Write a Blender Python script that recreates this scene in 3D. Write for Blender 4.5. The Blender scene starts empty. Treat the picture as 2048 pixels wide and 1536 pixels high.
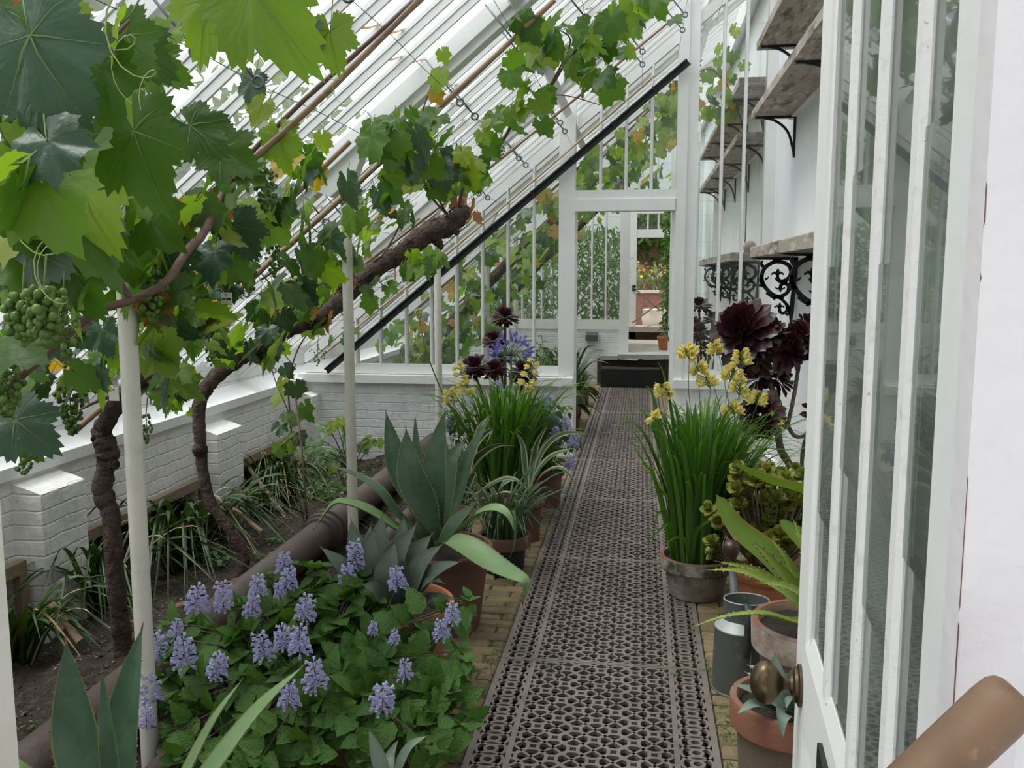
import bpy, math, random
from mathutils import Vector as V, Matrix
R = random.Random(11)
SC = bpy.context.scene
COL = SC.collection
PI = math.pi
U = R.uniform
# ---------------------------------------------------------------- camera model (2048 x 1536 photograph)
F = 1775.0
EYE = V((0, 0, 1.55))
pit = math.atan((768 - 550) / F)
D = V(((1283 - 1024) / F, (768 - 550) / F, 1.0)).normalized()
Z = V((0, math.cos(pit), -math.sin(pit)))
X = -D.cross(Z)
def ray(px, py):
    c = V(((px - 1024) / F, (768 - py) / F, 1.0))
    return V((c.dot(X), c.dot(D), c.dot(Z)))
def P(px, py, Y):
    r = ray(px, py); return EYE + r * (Y / r.y)
def G(px, py, z=0.0):
    r = ray(px, py); return EYE + r * ((z - EYE.z) / r.z)
def zg(x): return 1.02 + .82 * (x + 3.0)          # roof glass height above x
def S(px, py, off):                                # point on the plane hanging off below the roof glass
    r = ray(px, py); t = (1.02 + 2.46 - off - EYE.z) / (r.z - .82 * r.x); return EYE + r * t
SL = V((1, 0, .82)).normalized(); NR = V((-.82, 0, 1)).normalized()
# ---------------------------------------------------------------- mesh building
class MB:
    def __init__(s): s.v = []; s.f = []; s.m = []
    def add(s, vs, fs, mi=0):
        b = len(s.v); s.v.extend(V(p) for p in vs)
        for i, f in enumerate(fs):
            s.f.append(tuple(b + k for k in f)); s.m.append(mi if isinstance(mi, int) else mi[i])
    def box(s, x0, x1, y0, y1, z0, z1, mi=0):
        s.add([(x, y, z) for z in (z0, z1) for y in (y0, y1) for x in (x0, x1)],
              [(0, 2, 3, 1), (4, 5, 7, 6), (0, 1, 5, 4), (2, 6, 7, 3), (0, 4, 6, 2), (1, 3, 7, 5)], mi)
        return s
    def obox(s, c, ax, ay, az, mi=0):
        c = V(c); ax, ay, az = V(ax), V(ay), V(az)
        s.add([c + ax * i + ay * j + az * k for k in (-1, 1) for j in (-1, 1) for i in (-1, 1)],
              [(0, 2, 3, 1), (4, 5, 7, 6), (0, 1, 5, 4), (2, 6, 7, 3), (0, 4, 6, 2), (1, 3, 7, 5)], mi)
        return s
    def prism(s, poly, y0, y1, mi=0, axes='xz'):   # polygon in x,z (or y,z / x,y) extruded along the third axis
        n = len(poly)
        if axes == 'xz': a = [(p[0], y0, p[1]) for p in poly]; b = [(p[0], y1, p[1]) for p in poly]
        elif axes == 'yz': a = [(y0, p[0], p[1]) for p in poly]; b = [(y1, p[0], p[1]) for p in poly]
        else: a = [(p[0], p[1], y0) for p in poly]; b = [(p[0], p[1], y1) for p in poly]
        s.add(a + b, [tuple(range(n)), tuple(reversed(range(n, 2 * n)))] + [(i, i + n, (i + 1) % n + n, (i + 1) % n) for i in range(n)], mi)
        return s
    def tube(s, pts, rad, seg=8, mi=0, cap=True, flat=1.0):
        pts = [V(p) for p in pts]; n = len(pts)
        if not hasattr(rad, '__len__'): rad = [rad] * n
        t = (pts[1] - pts[0]).normalized()
        u = t.orthogonal().normalized(); vs = []; fs = []
        for i in range(n):
            t = (pts[min(i + 1, n - 1)] - pts[max(i - 1, 0)])
            t = t.normalized() if t.length > 1e-9 else V((0, 0, 1))
            u = (u - t * u.dot(t)).normalized(); w = t.cross(u)
            for k in range(seg):
                a = 2 * PI * k / seg
                vs.append(pts[i] + (u * math.cos(a) + w * math.sin(a) * flat) * rad[i])
        for i in range(n - 1):
            for k in range(seg):
                k2 = (k + 1) % seg
                fs.append((i * seg + k, i * seg + k2, (i + 1) * seg + k2, (i + 1) * seg + k))
        if cap: fs.append(tuple(reversed(range(seg)))); fs.append(tuple((n - 1) * seg + k for k in range(seg)))
        s.add(vs, fs, mi); return s
    def lathe(s, prof, c, seg=32, mi=0, cap=True):
        c = V(c); n = len(prof); vs = []
        for r, z in prof:
            for k in range(seg):
                a = 2 * PI * k / seg; vs.append(c + V((r * math.cos(a), r * math.sin(a), z)))
        fs = [(i * seg + k, i * seg + (k + 1) % seg, (i + 1) * seg + (k + 1) % seg, (i + 1) * seg + k) for i in range(n - 1) for k in range(seg)]
        if cap: fs.append(tuple(reversed(range(seg)))); fs.append(tuple((n - 1) * seg + k for k in range(seg)))
        s.add(vs, fs, mi); return s
    def sphere(s, c, r, mi=0, sq=1.0, seg=8, rings=5):
        c = V(c); vs = [c + V((0, 0, r * sq))]; fs = []
        for i in range(1, rings):
            a = PI * i / rings
            for k in range(seg):
                b = 2 * PI * k / seg; vs.append(c + V((r * math.sin(a) * math.cos(b), r * math.sin(a) * math.sin(b), r * sq * math.cos(a))))
        vs.append(c - V((0, 0, r * sq))); L = len(vs) - 1
        for k in range(seg):
            k2 = (k + 1) % seg; fs.append((0, 1 + k, 1 + k2)); fs.append((L, L - seg + k2, L - seg + k))
            for i in range(rings - 2): fs.append((1 + i * seg + k, 1 + (i + 1) * seg + k, 1 + (i + 1) * seg + k2, 1 + i * seg + k2))
        s.add(vs, fs, mi); return s
    def build(s, name, mats, parent=None, smooth=False, auto=None):
        if not isinstance(mats, (list, tuple)): mats = [mats]
        org = V((0, 0, 0))
        if parent is not None:
            q = parent
            while q: org += q.location; q = q.parent
        else:
            lo = [min(v[i] for v in s.v) for i in range(3)]; hi = [max(v[i] for v in s.v) for i in range(3)]
            org = V(((lo[0] + hi[0]) / 2, (lo[1] + hi[1]) / 2, lo[2]))
        me = bpy.data.meshes.new(name)
        me.from_pydata([v - org for v in s.v], [], s.f)
        for m in mats: me.materials.append(m)
        me.polygons.foreach_set('material_index', s.m)
        if smooth: me.polygons.foreach_set('use_smooth', [True] * len(s.f))
        o = bpy.data.objects.new(name, me); COL.objects.link(o)
        if parent is not None: o.parent = parent
        else: o.location = org
        if auto is not None:
            try: me.set_sharp_from_angle(angle=math.radians(auto))
            except Exception: pass
        return o
def tag(o, label, cat, group=None):
    o['label'] = label; o['category'] = cat
    if group: o['group'] = group
    return o
def struct(o): o['kind'] = 'structure'; return o
def empty(name, loc, label=None, cat=None, group=None):
    o = bpy.data.objects.new(name, None); COL.objects.link(o); o.location = loc; o.empty_display_size = .05
    if label: tag(o, label, cat, group)
    return o
def cr(pts, n=6):                                  # Catmull-Rom through points (tuples of any length)
    pts = [tuple(p) for p in pts]; out = []
    q = [pts[0]] + pts + [pts[-1]]
    for i in range(1, len(q) - 2):
        for k in range(n):
            t = k / n
            out.append(tuple(.5 * ((2 * b) + (c - a) * t + (2 * a - 5 * b + 4 * c - d) * t * t + (3 * b - a - 3 * c + d) * t ** 3)
                             for a, b, c, d in zip(q[i - 1], q[i], q[i + 1], q[i + 2])))
    out.append(pts[-1]); return out
def rvec(s=1.0): return V((R.gauss(0, s), R.gauss(0, s), R.gauss(0, s)))
ORD = 'first second third fourth fifth sixth seventh eighth ninth tenth eleventh twelfth'.split()
# ---------------------------------------------------------------- materials
def mat(name, c=(.8, .8, .8), r=.5, m=0.0, var=(), isl=None, bump=None, trans=0.0, tcol=(1.25, 1.35, .35), spec=.5, brick=None, coat=0):
    M = bpy.data.materials.new(name); M.use_nodes = True
    nt = M.node_tree; N = nt.nodes; L = nt.links; N.clear()
    out = N.new('ShaderNodeOutputMaterial'); b = N.new('ShaderNodeBsdfPrincipled')
    b.inputs['Roughness'].default_value = r; b.inputs['Metallic'].default_value = m; b.inputs['Specular IOR Level'].default_value = spec
    if coat: b.inputs['Coat Weight'].default_value = coat
    geo = N.new('ShaderNodeNewGeometry')
    rgb = N.new('ShaderNodeRGB'); rgb.outputs[0].default_value = (*c, 1); col = rgb.outputs[0]
    if isl:
        ramp = N.new('ShaderNodeValToRGB'); e = ramp.color_ramp.elements
        while len(e) < len(isl): e.new(.5)
        for i, k in enumerate(isl): e[i].position = i / (len(isl) - 1); e[i].color = (*k, 1)
        L.new(geo.outputs['Random Per Island'], ramp.inputs[0]); col = ramp.outputs[0]
    for k in var:                                  # (colour, scale, low, high, stretch)
        tx = N.new('ShaderNodeTexNoise'); tx.inputs['Scale'].default_value = k[1]; tx.inputs['Detail'].default_value = 5; tx.inputs['Roughness'].default_value = .62
        src = geo.outputs['Position']
        if len(k) > 4:
            mp = N.new('ShaderNodeVectorMath'); mp.operation = 'MULTIPLY'; mp.inputs[1].default_value = k[4]; L.new(src, mp.inputs[0]); src = mp.outputs[0]
        L.new(src, tx.inputs['Vector'])
        mr = N.new('ShaderNodeMapRange'); mr.inputs[1].default_value = k[2]; mr.inputs[2].default_value = k[3]; L.new(tx.outputs[0], mr.inputs[0])
        mx = N.new('ShaderNodeMix'); mx.data_type = 'RGBA'; L.new(mr.outputs[0], mx.inputs[0]); L.new(col, mx.inputs[6]); mx.inputs[7].default_value = (*k[0], 1); col = mx.outputs[2]
    L.new(col, b.inputs['Base Color'])
    hgt = None
    if brick:                                      # painted brickwork relief: (axis, scale, strength)
        sp = N.new('ShaderNodeSeparateXYZ'); L.new(geo.outputs['Position'], sp.inputs[0])
        cb = N.new('ShaderNodeCombineXYZ'); L.new(sp.outputs['X' if brick[0] == 'x' else 'Y'], cb.inputs[0]); L.new(sp.outputs['Z'], cb.inputs[1])
        wn = N.new('ShaderNodeTexNoise'); wn.inputs['Scale'].default_value = 7; L.new(geo.outputs['Position'], wn.inputs['Vector'])
        ms = N.new('ShaderNodeVectorMath'); ms.operation = 'SCALE'; ms.inputs[3].default_value = .035; L.new(wn.outputs['Color'], ms.inputs[0])
        ad = N.new('ShaderNodeVectorMath'); L.new(cb.outputs[0], ad.inputs[0]); L.new(ms.outputs[0], ad.inputs[1])
        br = N.new('ShaderNodeTexBrick'); br.inputs['Scale'].default_value = 1.0; br.inputs['Brick Width'].default_value = .225; br.inputs['Row Height'].default_value = .075
        br.inputs['Mortar Size'].default_value = .007; br.inputs['Mortar Smooth'].default_value = 1.0; L.new(ad.outputs[0], br.inputs['Vector'])
        iv = N.new('ShaderNodeMath'); iv.operation = 'SUBTRACT'; iv.inputs[0].default_value = 1; L.new(br.outputs['Fac'], iv.inputs[1])
        n2 = N.new('ShaderNodeTexNoise'); n2.inputs['Scale'].default_value = 22; n2.inputs['Detail'].default_value = 5; L.new(geo.outputs['Position'], n2.inputs['Vector'])
        m2 = N.new('ShaderNodeMath'); m2.operation = 'MULTIPLY_ADD'; m2.inputs[1].default_value = 1.6; L.new(n2.outputs[0], m2.inputs[0]); L.new(iv.outputs[0], m2.inputs[2])
        hgt = m2.outputs[0]; bump = (0, brick[1], brick[2])
        if len(brick) > 3:
            mx = N.new('ShaderNodeMix'); mx.data_type = 'RGBA'; L.new(br.outputs['Fac'], mx.inputs[0]); L.new(col, mx.inputs[6]); mx.inputs[7].default_value = (*brick[3], 1)
            L.new(mx.outputs[2], b.inputs['Base Color'])
    if bump:
        bp = N.new('ShaderNodeBump'); bp.inputs['Strength'].default_value = bump[1]; bp.inputs['Distance'].default_value = bump[2]
        if hgt is None:
            tb = N.new('ShaderNodeTexNoise'); tb.inputs['Scale'].default_value = bump[0]; tb.inputs['Detail'].default_value = 6; L.new(geo.outputs['Position'], tb.inputs['Vector']); hgt = tb.outputs[0]
        L.new(hgt, bp.inputs['Height']); L.new(bp.outputs[0], b.inputs['Normal'])
    sh = b.outputs[0]
    if trans:
        t = N.new('ShaderNodeBsdfTranslucent'); mu = N.new('ShaderNodeMix'); mu.data_type = 'RGBA'; mu.blend_type = 'MULTIPLY'; mu.inputs[0].default_value = 1
        L.new(col, mu.inputs[6]); mu.inputs[7].default_value = (*tcol, 1); L.new(mu.outputs[2], t.inputs[0])
        ms = N.new('ShaderNodeMixShader'); ms.inputs[0].default_value = trans; L.new(sh, ms.inputs[1]); L.new(t.outputs[0], ms.inputs[2]); sh = ms.outputs[0]
    L.new(sh, out.inputs[0]); return M
def glass(name, tint=(.93, .97, .95), dirt=.06, dcol=(.8, .82, .78), dscale=3):
    M = bpy.data.materials.new(name); M.use_nodes = True; nt = M.node_tree; N = nt.nodes; L = nt.links; N.clear()
    out = N.new('ShaderNodeOutputMaterial'); tr = N.new('ShaderNodeBsdfTransparent'); tr.inputs[0].default_value = (*tint, 1)
    gl = N.new('ShaderNodeBsdfGlossy'); gl.inputs['Roughness'].default_value = .02
    fr = N.new('ShaderNodeFresnel'); fr.inputs[0].default_value = 1.5
    m1 = N.new('ShaderNodeMixShader'); L.new(fr.outputs[0], m1.inputs[0]); L.new(tr.outputs[0], m1.inputs[1]); L.new(gl.outputs[0], m1.inputs[2])
    df = N.new('ShaderNodeBsdfDiffuse'); df.inputs[0].default_value = (*dcol, 1); tl = N.new('ShaderNodeBsdfTranslucent'); tl.inputs[0].default_value = (*dcol, 1)
    m3 = N.new('ShaderNodeMixShader'); m3.inputs[0].default_value = .5; L.new(df.outputs[0], m3.inputs[1]); L.new(tl.outputs[0], m3.inputs[2])
    geo = N.new('ShaderNodeNewGeometry'); tx = N.new('ShaderNodeTexNoise'); tx.inputs['Scale'].default_value = dscale; tx.inputs['Detail'].default_value = 6; L.new(geo.outputs['Position'], tx.inputs['Vector'])
    mr = N.new('ShaderNodeMapRange'); mr.inputs[1].default_value = .3; mr.inputs[2].default_value = .75; mr.inputs[3].default_value = dirt * .4; mr.inputs[4].default_value = dirt * 1.8; L.new(tx.outputs[0], mr.inputs[0])
    m2 = N.new('ShaderNodeMixShader'); L.new(mr.outputs[0], m2.inputs[0]); L.new(m1.outputs[0], m2.inputs[1]); L.new(m3.outputs[0], m2.inputs[2])
    L.new(m2.outputs[0], out.inputs[0]); return M
WHITE = mat('white_paint', (.86, .86, .85), .45, var=[((.78, .78, .76), 3, .5, .75), ((.60, .58, .53), 26, .7, .8)], bump=(60, .08, .01))
WHITE2 = mat('white_paint_worn', (.84, .83, .81), .5, var=[((.70, .68, .63), 40, .58, .72), ((.34, .32, .29), 150, .66, .72)], bump=(150, .2, .004))
CREAM = mat('cream_paint', (.72, .69, .62), .45, var=[((.58, .54, .45), 9, .5, .8)], bump=(40, .1, .01))
BACKW = mat('white_plaster', (.87, .885, .92), .7, var=[((.80, .83, .875), 1.2, .45, .7)], bump=(5, .15, .02))
WBRX = mat('white_brick_x', (.82, .825, .835), .6, var=[((.66, .67, .68), 5, .5, .75), ((.5, .48, .42), 30, .69, .8)], brick=('x', .45, .012))
WBRY = mat('white_brick_y', (.86, .84, .81), .6, var=[((.68, .66, .62), 4, .5, .75), ((.45, .43, .37), 22, .66, .8)], brick=('y', .45, .012))
SOIL = mat('soil', (.036, .025, .018), .95, var=[((.11, .08, .055), 30, .5, .7), ((.30, .22, .14), 75, .66, .72), ((.02, .015, .012), 6, .55, .8)], bump=(45, 1.0, .05))
POTSOIL = mat('potting_soil', (.035, .026, .02), .95, var=[((.10, .075, .05), 80, .55, .7)], bump=(90, 1.0, .02))
PAVE = mat('paving_brick', isl=[(.25, .19, .095), (.17, .13, .07), (.29, .22, .12), (.20, .14, .085), (.33, .26, .15), (.13, .10, .055)], r=.8, var=[((.10, .085, .04), 9, .5, .75), ((.07, .10, .02), 14, .62, .78)], bump=(70, .5, .015))
MORTAR = mat('mortar', (.07, .06, .035), .95, var=[((.06, .09, .02), 9, .5, .7)], bump=(60, .8, .01))
IRON = mat('grate_iron', (.28, .23, .21), .5, .35, var=[((.18, .15, .14), 5, .45, .7), ((.30, .19, .13), 14, .6, .78), ((.30, .27, .25), 40, .58, .75)], bump=(120, .3, .005))
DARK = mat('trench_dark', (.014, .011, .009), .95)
BLACK = mat('black_iron', (.012, .012, .014), .5, .2, bump=(60, .2, .005))
GREYI = mat('grey_iron', (.16, .17, .19), .4, .7)
PIPE = mat('pipe_iron', (.085, .058, .05), .55, .25, var=[((.12, .095, .085), 9, .5, .75), ((.07, .05, .045), 20, .6, .75)], bump=(80, .25, .01))
ZINC = mat('galvanised', (.13, .14, .13), .6, .25, var=[((.10, .115, .115), 5, .45, .7), ((.24, .26, .25), 18, .58, .75)], bump=(40, .1, .01))
ZINCL = mat('galvanised_bright', (.40, .41, .40), .5, .25)
ZINCD = mat('galvanised_dark', (.055, .065, .07), .5, .3)
BRASS = mat('dull_brass', (.115, .082, .048), .32, .8, var=[((.09, .065, .04), 30, .5, .7)])
COPPER = mat('dark_copper', (.10, .065, .055), .4, .6)
TERRA = mat('terracotta', (.46, .17, .085), .75, var=[((.36, .13, .07), 7, .45, .7), ((.52, .25, .15), 25, .6, .8)], bump=(60, .2, .01))
TERRA2 = mat('terracotta_aged', (.27, .115, .07), .8, var=[((.24, .19, .15), 6, .48, .66), ((.13, .08, .05), 5, .55, .72)], bump=(60, .25, .01))
TERRD = mat('terracotta_dark', (.17, .08, .056), .75, var=[((.10, .06, .045), 5, .45, .7), ((.30, .17, .11), 20, .6, .8)], bump=(60, .25, .01))
TERRW = mat('terracotta_limed', (.33, .22, .16), .8, var=[((.52, .47, .44), 5, .42, .6), ((.14, .12, .07), 7, .55, .72), ((.40, .17, .09), 16, .62, .75)], bump=(50, .3, .01))
TERRM = mat('terracotta_mossy', (.20, .165, .13), .85, var=[((.42, .38, .34), 4, .45, .65), ((.065, .055, .03), 5, .52, .66)], bump=(50, .3, .01))
PLAST = mat('black_plastic', (.012, .013, .015), .4)
WOODW = mat('weathered_board', (.42, .36, .31), .8, var=[((.15, .10, .075), 5, .5, .66, (3, .6, 3)), ((.64, .60, .55), 9, .53, .66, (2, .5, 2)), ((.22, .10, .06), 3, .58, .75)], bump=(30, .4, .01))
FRAMEW = mat('frame_timber', (.27, .19, .125), .8, var=[((.17, .12, .08), 12, .5, .7, (3, .4, 3))], bump=(40, .3, .01))
BAMB = mat('bamboo', (.30, .20, .125), .55, var=[((.20, .125, .085), 8, .5, .7), ((.42, .31, .2), 30, .6, .75)], bump=(40, .2, .01))
BAMBP = mat('bamboo_pale', (.55, .40, .25), .5, var=[((.40, .26, .16), 12, .5, .7)])
HANDLE = mat('ash_handle', (.19, .11, .062), .5, var=[((.13, .075, .042), 12, .45, .7), ((.42, .29, .19), 30, .6, .75)], bump=(60, .15, .005))
BARK = mat('vine_bark', (.095, .06, .046), .9, var=[((.04, .026, .021), 22, .45, .65, (1, 1, .35)), ((.18, .13, .10), 40, .6, .75)], bump=(38, 1.0, .03))
CANE = mat('vine_cane', (.15, .085, .065), .7, var=[((.08, .045, .045), 15, .5, .7), ((.24, .16, .10), 25, .6, .75)], bump=(60, .5, .01))
GSTEM = mat('green_stem', (.12, .20, .05), .5)
RSTEM = mat('dark_stem', (.09, .06, .05), .6)
TIE = mat('raffia', (.55, .43, .24), .8)
CARD = mat('tag_card', (.78, .75, .70), .7)
INK = mat('tag_ink', (.03, .04, .09), .7)
def leafm(n, isl, trans=.4, r=.42, **k): return mat(n, isl=isl, r=r, trans=trans, bump=k.pop('bump', (55, .25, .01)), **k)
LV = leafm('vine_leaf', [(.055, .125, .018), (.09, .19, .025), (.045, .105, .02), (.12, .235, .03), (.07, .155, .022)], .5, .5)
LVL = leafm('vine_leaf_light', [(.16, .29, .04), (.24, .36, .045), (.14, .26, .04), (.32, .38, .06)], .55, .5)
LVD = leafm('vine_leaf_dark', [(.035, .085, .042), (.05, .11, .06), (.03, .075, .03), (.085, .15, .10)], .22, .38, spec=.6)
LVA = leafm('vine_leaf_autumn', [(.42, .30, .05), (.55, .35, .06), (.38, .14, .04), (.40, .36, .06)], .5, .5)
VEIN = mat('leaf_vein', (.19, .28, .09), .5, trans=.3)
DEADL = leafm('dead_leaf', [(.30, .13, .05), (.20, .085, .04), (.38, .20, .08)], .25, .7)
GRAPE = mat('grape_skin', isl=[(.13, .24, .035), (.10, .19, .03), (.18, .29, .06), (.08, .15, .03)], r=.35, trans=.25, tcol=(1.2, 1.3, .5))
AGV = leafm('agave_green', [(.062, .12, .062), (.05, .105, .055), (.075, .14, .07)], .08, .42, var=[((.10, .175, .11), 6, .45, .7), ((.035, .075, .035), 40, .6, .75)], bump=(60, .15, .005))
AGB = leafm('agave_bright', [(.20, .33, .13), (.24, .37, .16), (.17, .29, .12)], .18, .42, var=[((.27, .40, .20), 5, .45, .7)], bump=(60, .1, .005))
AGG = leafm('agave_grey', [(.10, .135, .095), (.08, .115, .085), (.125, .165, .12)], .06, .5, var=[((.16, .20, .15), 7, .45, .7)], bump=(60, .1, .005))
AGBL = leafm('agave_blue', [(.17, .24, .18), (.145, .21, .16), (.22, .29, .225)], .08, .5)
AGE = mat('agave_margin', (.20, .25, .085), .5, trans=.15)
AGT = mat('agave_tooth', (.16, .08, .04), .5)
CRM = leafm('cream_stripe', [(.66, .63, .40), (.58, .56, .36)], .3, .5, tcol=(1, 1, .8))
GLD = leafm('gladiolus_leaf', [(.065, .175, .024), (.10, .24, .034), (.05, .14, .022), (.14, .29, .048)], .35, .4)
LIR = leafm('liriope_leaf', [(.055, .115, .05), (.085, .155, .08), (.045, .095, .045)], .2, .38)
STRP = leafm('strap_leaf', [(.03, .07, .015), (.045, .095, .02), (.025, .058, .014), (.07, .125, .03)], .25, .42)
PLE = leafm('plectranthus_leaf', [(.07, .17, .028), (.095, .21, .035), (.055, .14, .024), (.125, .25, .045)], .3, .5, bump=(160, .6, .01))
PLF = leafm('plectranthus_flower', [(.56, .54, .79), (.66, .64, .86), (.50, .47, .74), (.74, .72, .91)], .35, .6, tcol=(1, 1, 1.05))
YEL = leafm('yellow_petal', [(.90, .84, .34), (.93, .88, .46), (.90, .80, .26)], .35, .5, tcol=(1.1, 1.05, .75))
AGP = leafm('agapanthus_petal', [(.25, .20, .62), (.34, .28, .72), (.20, .16, .52)], .3, .5, tcol=(1, 1, 1.05))
AEO = leafm('aeonium_leaf', [(.045, .012, .018), (.03, .011, .018), (.065, .014, .016), (.028, .014, .024)], .10, .28, tcol=(3.2, .5, .6), spec=.6, bump=(40, .05, .01))
AEOS = mat('aeonium_stem', (.17, .125, .085), .75, var=[((.10, .075, .05), 30, .45, .65, (1, 1, 3))], bump=(60, .6, .01))
JAD = leafm('jade_leaf', [(.22, .27, .045), (.30, .33, .065), (.17, .22, .04), (.36, .29, .07)], .15, .35)
STR = leafm('strelitzia_leaf', [(.14, .24, .03), (.18, .29, .045)], .3, .38)
ALO = leafm('aloe_leaf', [(.25, .35, .05), (.31, .40, .07), (.20, .30, .045)], .15, .4, var=[((.37, .44, .12), 9, .5, .7)])
WEED = leafm('weed_leaf', [(.08, .19, .035), (.11, .25, .045), (.06, .14, .03), (.15, .29, .08)], .35, .5)
FIG = leafm('fig_leaf', [(.20, .31, .16), (.16, .27, .12), (.28, .38, .24)], .3, .5)
TREE = leafm('tree_leaf', [(.10, .15, .07), (.14, .19, .09), (.08, .13, .06), (.17, .22, .12)], .3, .6)
BAMF = leafm('bamboo_leaf', [(.07, .15, .045), (.10, .20, .06), (.05, .12, .035), (.15, .25, .08)], .35, .5)
GARB = mat('garden_brick', (.20, .085, .06), .85, var=[((.12, .055, .045), 5, .45, .7), ((.30, .17, .12), 14, .6, .75)], brick=('x', .7, .02, (.26, .2, .16)))
STONE = mat('pale_stone', (.44, .39, .33), .8, var=[((.36, .33, .28), 6, .45, .7)], bump=(20, .3, .02))
SLATE = mat('grey_slab', (.42, .42, .41), .7, var=[((.28, .28, .28), 7, .45, .7)], bump=(25, .3, .02))
BROWN = mat('brown_board', (.07, .045, .03), .8, bump=(20, .3, .02))
GRAV = mat('gravel', (.30, .27, .22), .9, var=[((.12, .17, .06), .8, .45, .7)], bump=(40, .5, .02))
GLR = glass('roof_glass', (.95, .98, .97), .10, (.85, .87, .85), 2.2)
GLW = glass('window_glass', (.98, .993, .988), .03)
GLD_ = glass('door_glass', (.92, .97, .945), .13, (.7, .76, .7), 5)
ALG = mat('rust_algae', (.42, .26, .12), .8, var=[((.22, .12, .06), 30, .5, .7)], trans=.4, tcol=(1.2, 1, .7))
# ================================================================ the setting
YP, YQ, YT = 7.5, 12.7, 16.2                       # first inner partition, second partition, garden door
XB, XW = 1.05, -2.96                               # back wall face, low front wall face
GX0, GX1 = -.54, .28                               # grating edges
def sm(a, b, t): t = max(0, min(1, (t - a) / (b - a))); return t * t * (3 - 2 * t)
# brick paving on both sides of the grating
mb = MB()
for xa, xb in ((-1.17, GX0 - .004), (GX1 + .004, XB)):
    y = -.6; k = 0
    while y < YQ - .1:
        x = xa - (.115 if k % 2 else 0)
        while x < xb - .01:
            x0, x1 = max(x, xa), min(x + .225, xb)
            if x1 - x0 > .03:
                dz = U(-.006, .003); j = U(-.002, .002)
                c = V(((x0 + x1) / 2, y + .0375 + j, -.03 + dz))
                hx, hy = (x1 - x0) / 2 - .004, .034
                ring0 = [(c.x + a * hx, c.y + b * hy, -.06) for a, b in ((-1, -1), (1, -1), (1, 1), (-1, 1))]
                ring1 = [(c.x + a * hx, c.y + b * hy, c.z + .022) for a, b in ((-1, -1), (1, -1), (1, 1), (-1, 1))]
                ring2 = [(c.x + a * (hx - .009), c.y + b * (hy - .009), c.z + .030 + U(-.002, .002)) for a, b in ((-1, -1), (1, -1), (1, 1), (-1, 1))]
                mb.add(ring0 + ring1 + ring2, [(i, (i + 1) % 4, 4 + (i + 1) % 4, 4 + i) for i in range(4)] + [(4 + i, 4 + (i + 1) % 4, 8 + (i + 1) % 4, 8 + i) for i in range(4)] + [(8, 9, 10, 11)])
            x += .225
        y += .075; k += 1
floor = struct(mb.build('floor', PAVE))
mb = MB()
for xa, xb in ((-1.18, GX0 - .002), (GX1 + .002, XB + .02)): mb.box(xa, xb, -.6, YQ, -.30, -.012)
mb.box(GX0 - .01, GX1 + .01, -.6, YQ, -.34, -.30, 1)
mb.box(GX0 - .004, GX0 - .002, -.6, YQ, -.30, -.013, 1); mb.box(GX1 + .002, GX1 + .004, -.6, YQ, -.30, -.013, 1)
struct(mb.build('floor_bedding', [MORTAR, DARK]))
# soil bed along the low wall
def soilz(x, y):
    s = .20 * sm(0, 1, (-x - 2.0) / .95) if y < YP else .05
    return -.015 - s + .018 * math.sin(x * 9 + y * 4.1) * math.sin(y * 7.3 - x * 3) + .012 * math.sin(x * 23 + y * 17)
mb = MB(); nx, ny = 70, 300; xs = [-3.35 + i * 2.185 / nx for i in range(nx + 1)]; ys = [-.6 + j * 13.3 / ny for j in range(ny + 1)]
mb.add([(x, y, soilz(x, y) + R.gauss(0, .006)) for y in ys for x in xs], [(j * (nx + 1) + i, j * (nx + 1) + i + 1, (j + 1) * (nx + 1) + i + 1, (j + 1) * (nx + 1) + i) for j in range(ny) for i in range(nx)])
struct(mb.build('ground', SOIL, smooth=True))
mb = MB(); mb.box(-1.19, -1.165, -.6, YQ, -.3, .012)
struct(mb.build('floor_edging', MORTAR))
# crumbs of bark and stone strewn on the soil: nobody could count them
mb = MB()
for i in range(2600):
    x, y = U(-2.72, -1.22), U(1.6, 7.4); c = V((x, y, soilz(x, y) + .004)); s = U(.003, .009)
    a = U(0, 6.3); u = V((math.cos(a), math.sin(a), U(-.3, .3))) * s; w = V((-math.sin(a), math.cos(a), U(-.3, .3))) * s * U(.3, .8)
    mb.obox(c, u, w, V((0, 0, .003)))
CHIP = mat('mulch_chip', isl=[(.08, .055, .04), (.17, .12, .08), (.05, .035, .025), (.27, .20, .13), (.12, .08, .05)], r=.9)
o = mb.build('mulch', CHIP); o['kind'] = 'stuff'; tag(o, 'loose bark chips and crumbs strewn over the dark soil bed', 'mulch')
# back wall with its white plaster and the pilasters of the partitions
mb = MB(); mb.box(XB, XB + .3, -2.5, YQ + 5, -.3, 4.75)
struct(mb.build('wall_right', BACKW))
mb = MB(); mb.box(XB - .05, XB, -2.5, YQ, -.05, .12); struct(mb.build('baseboard_right', WHITE))
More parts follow.
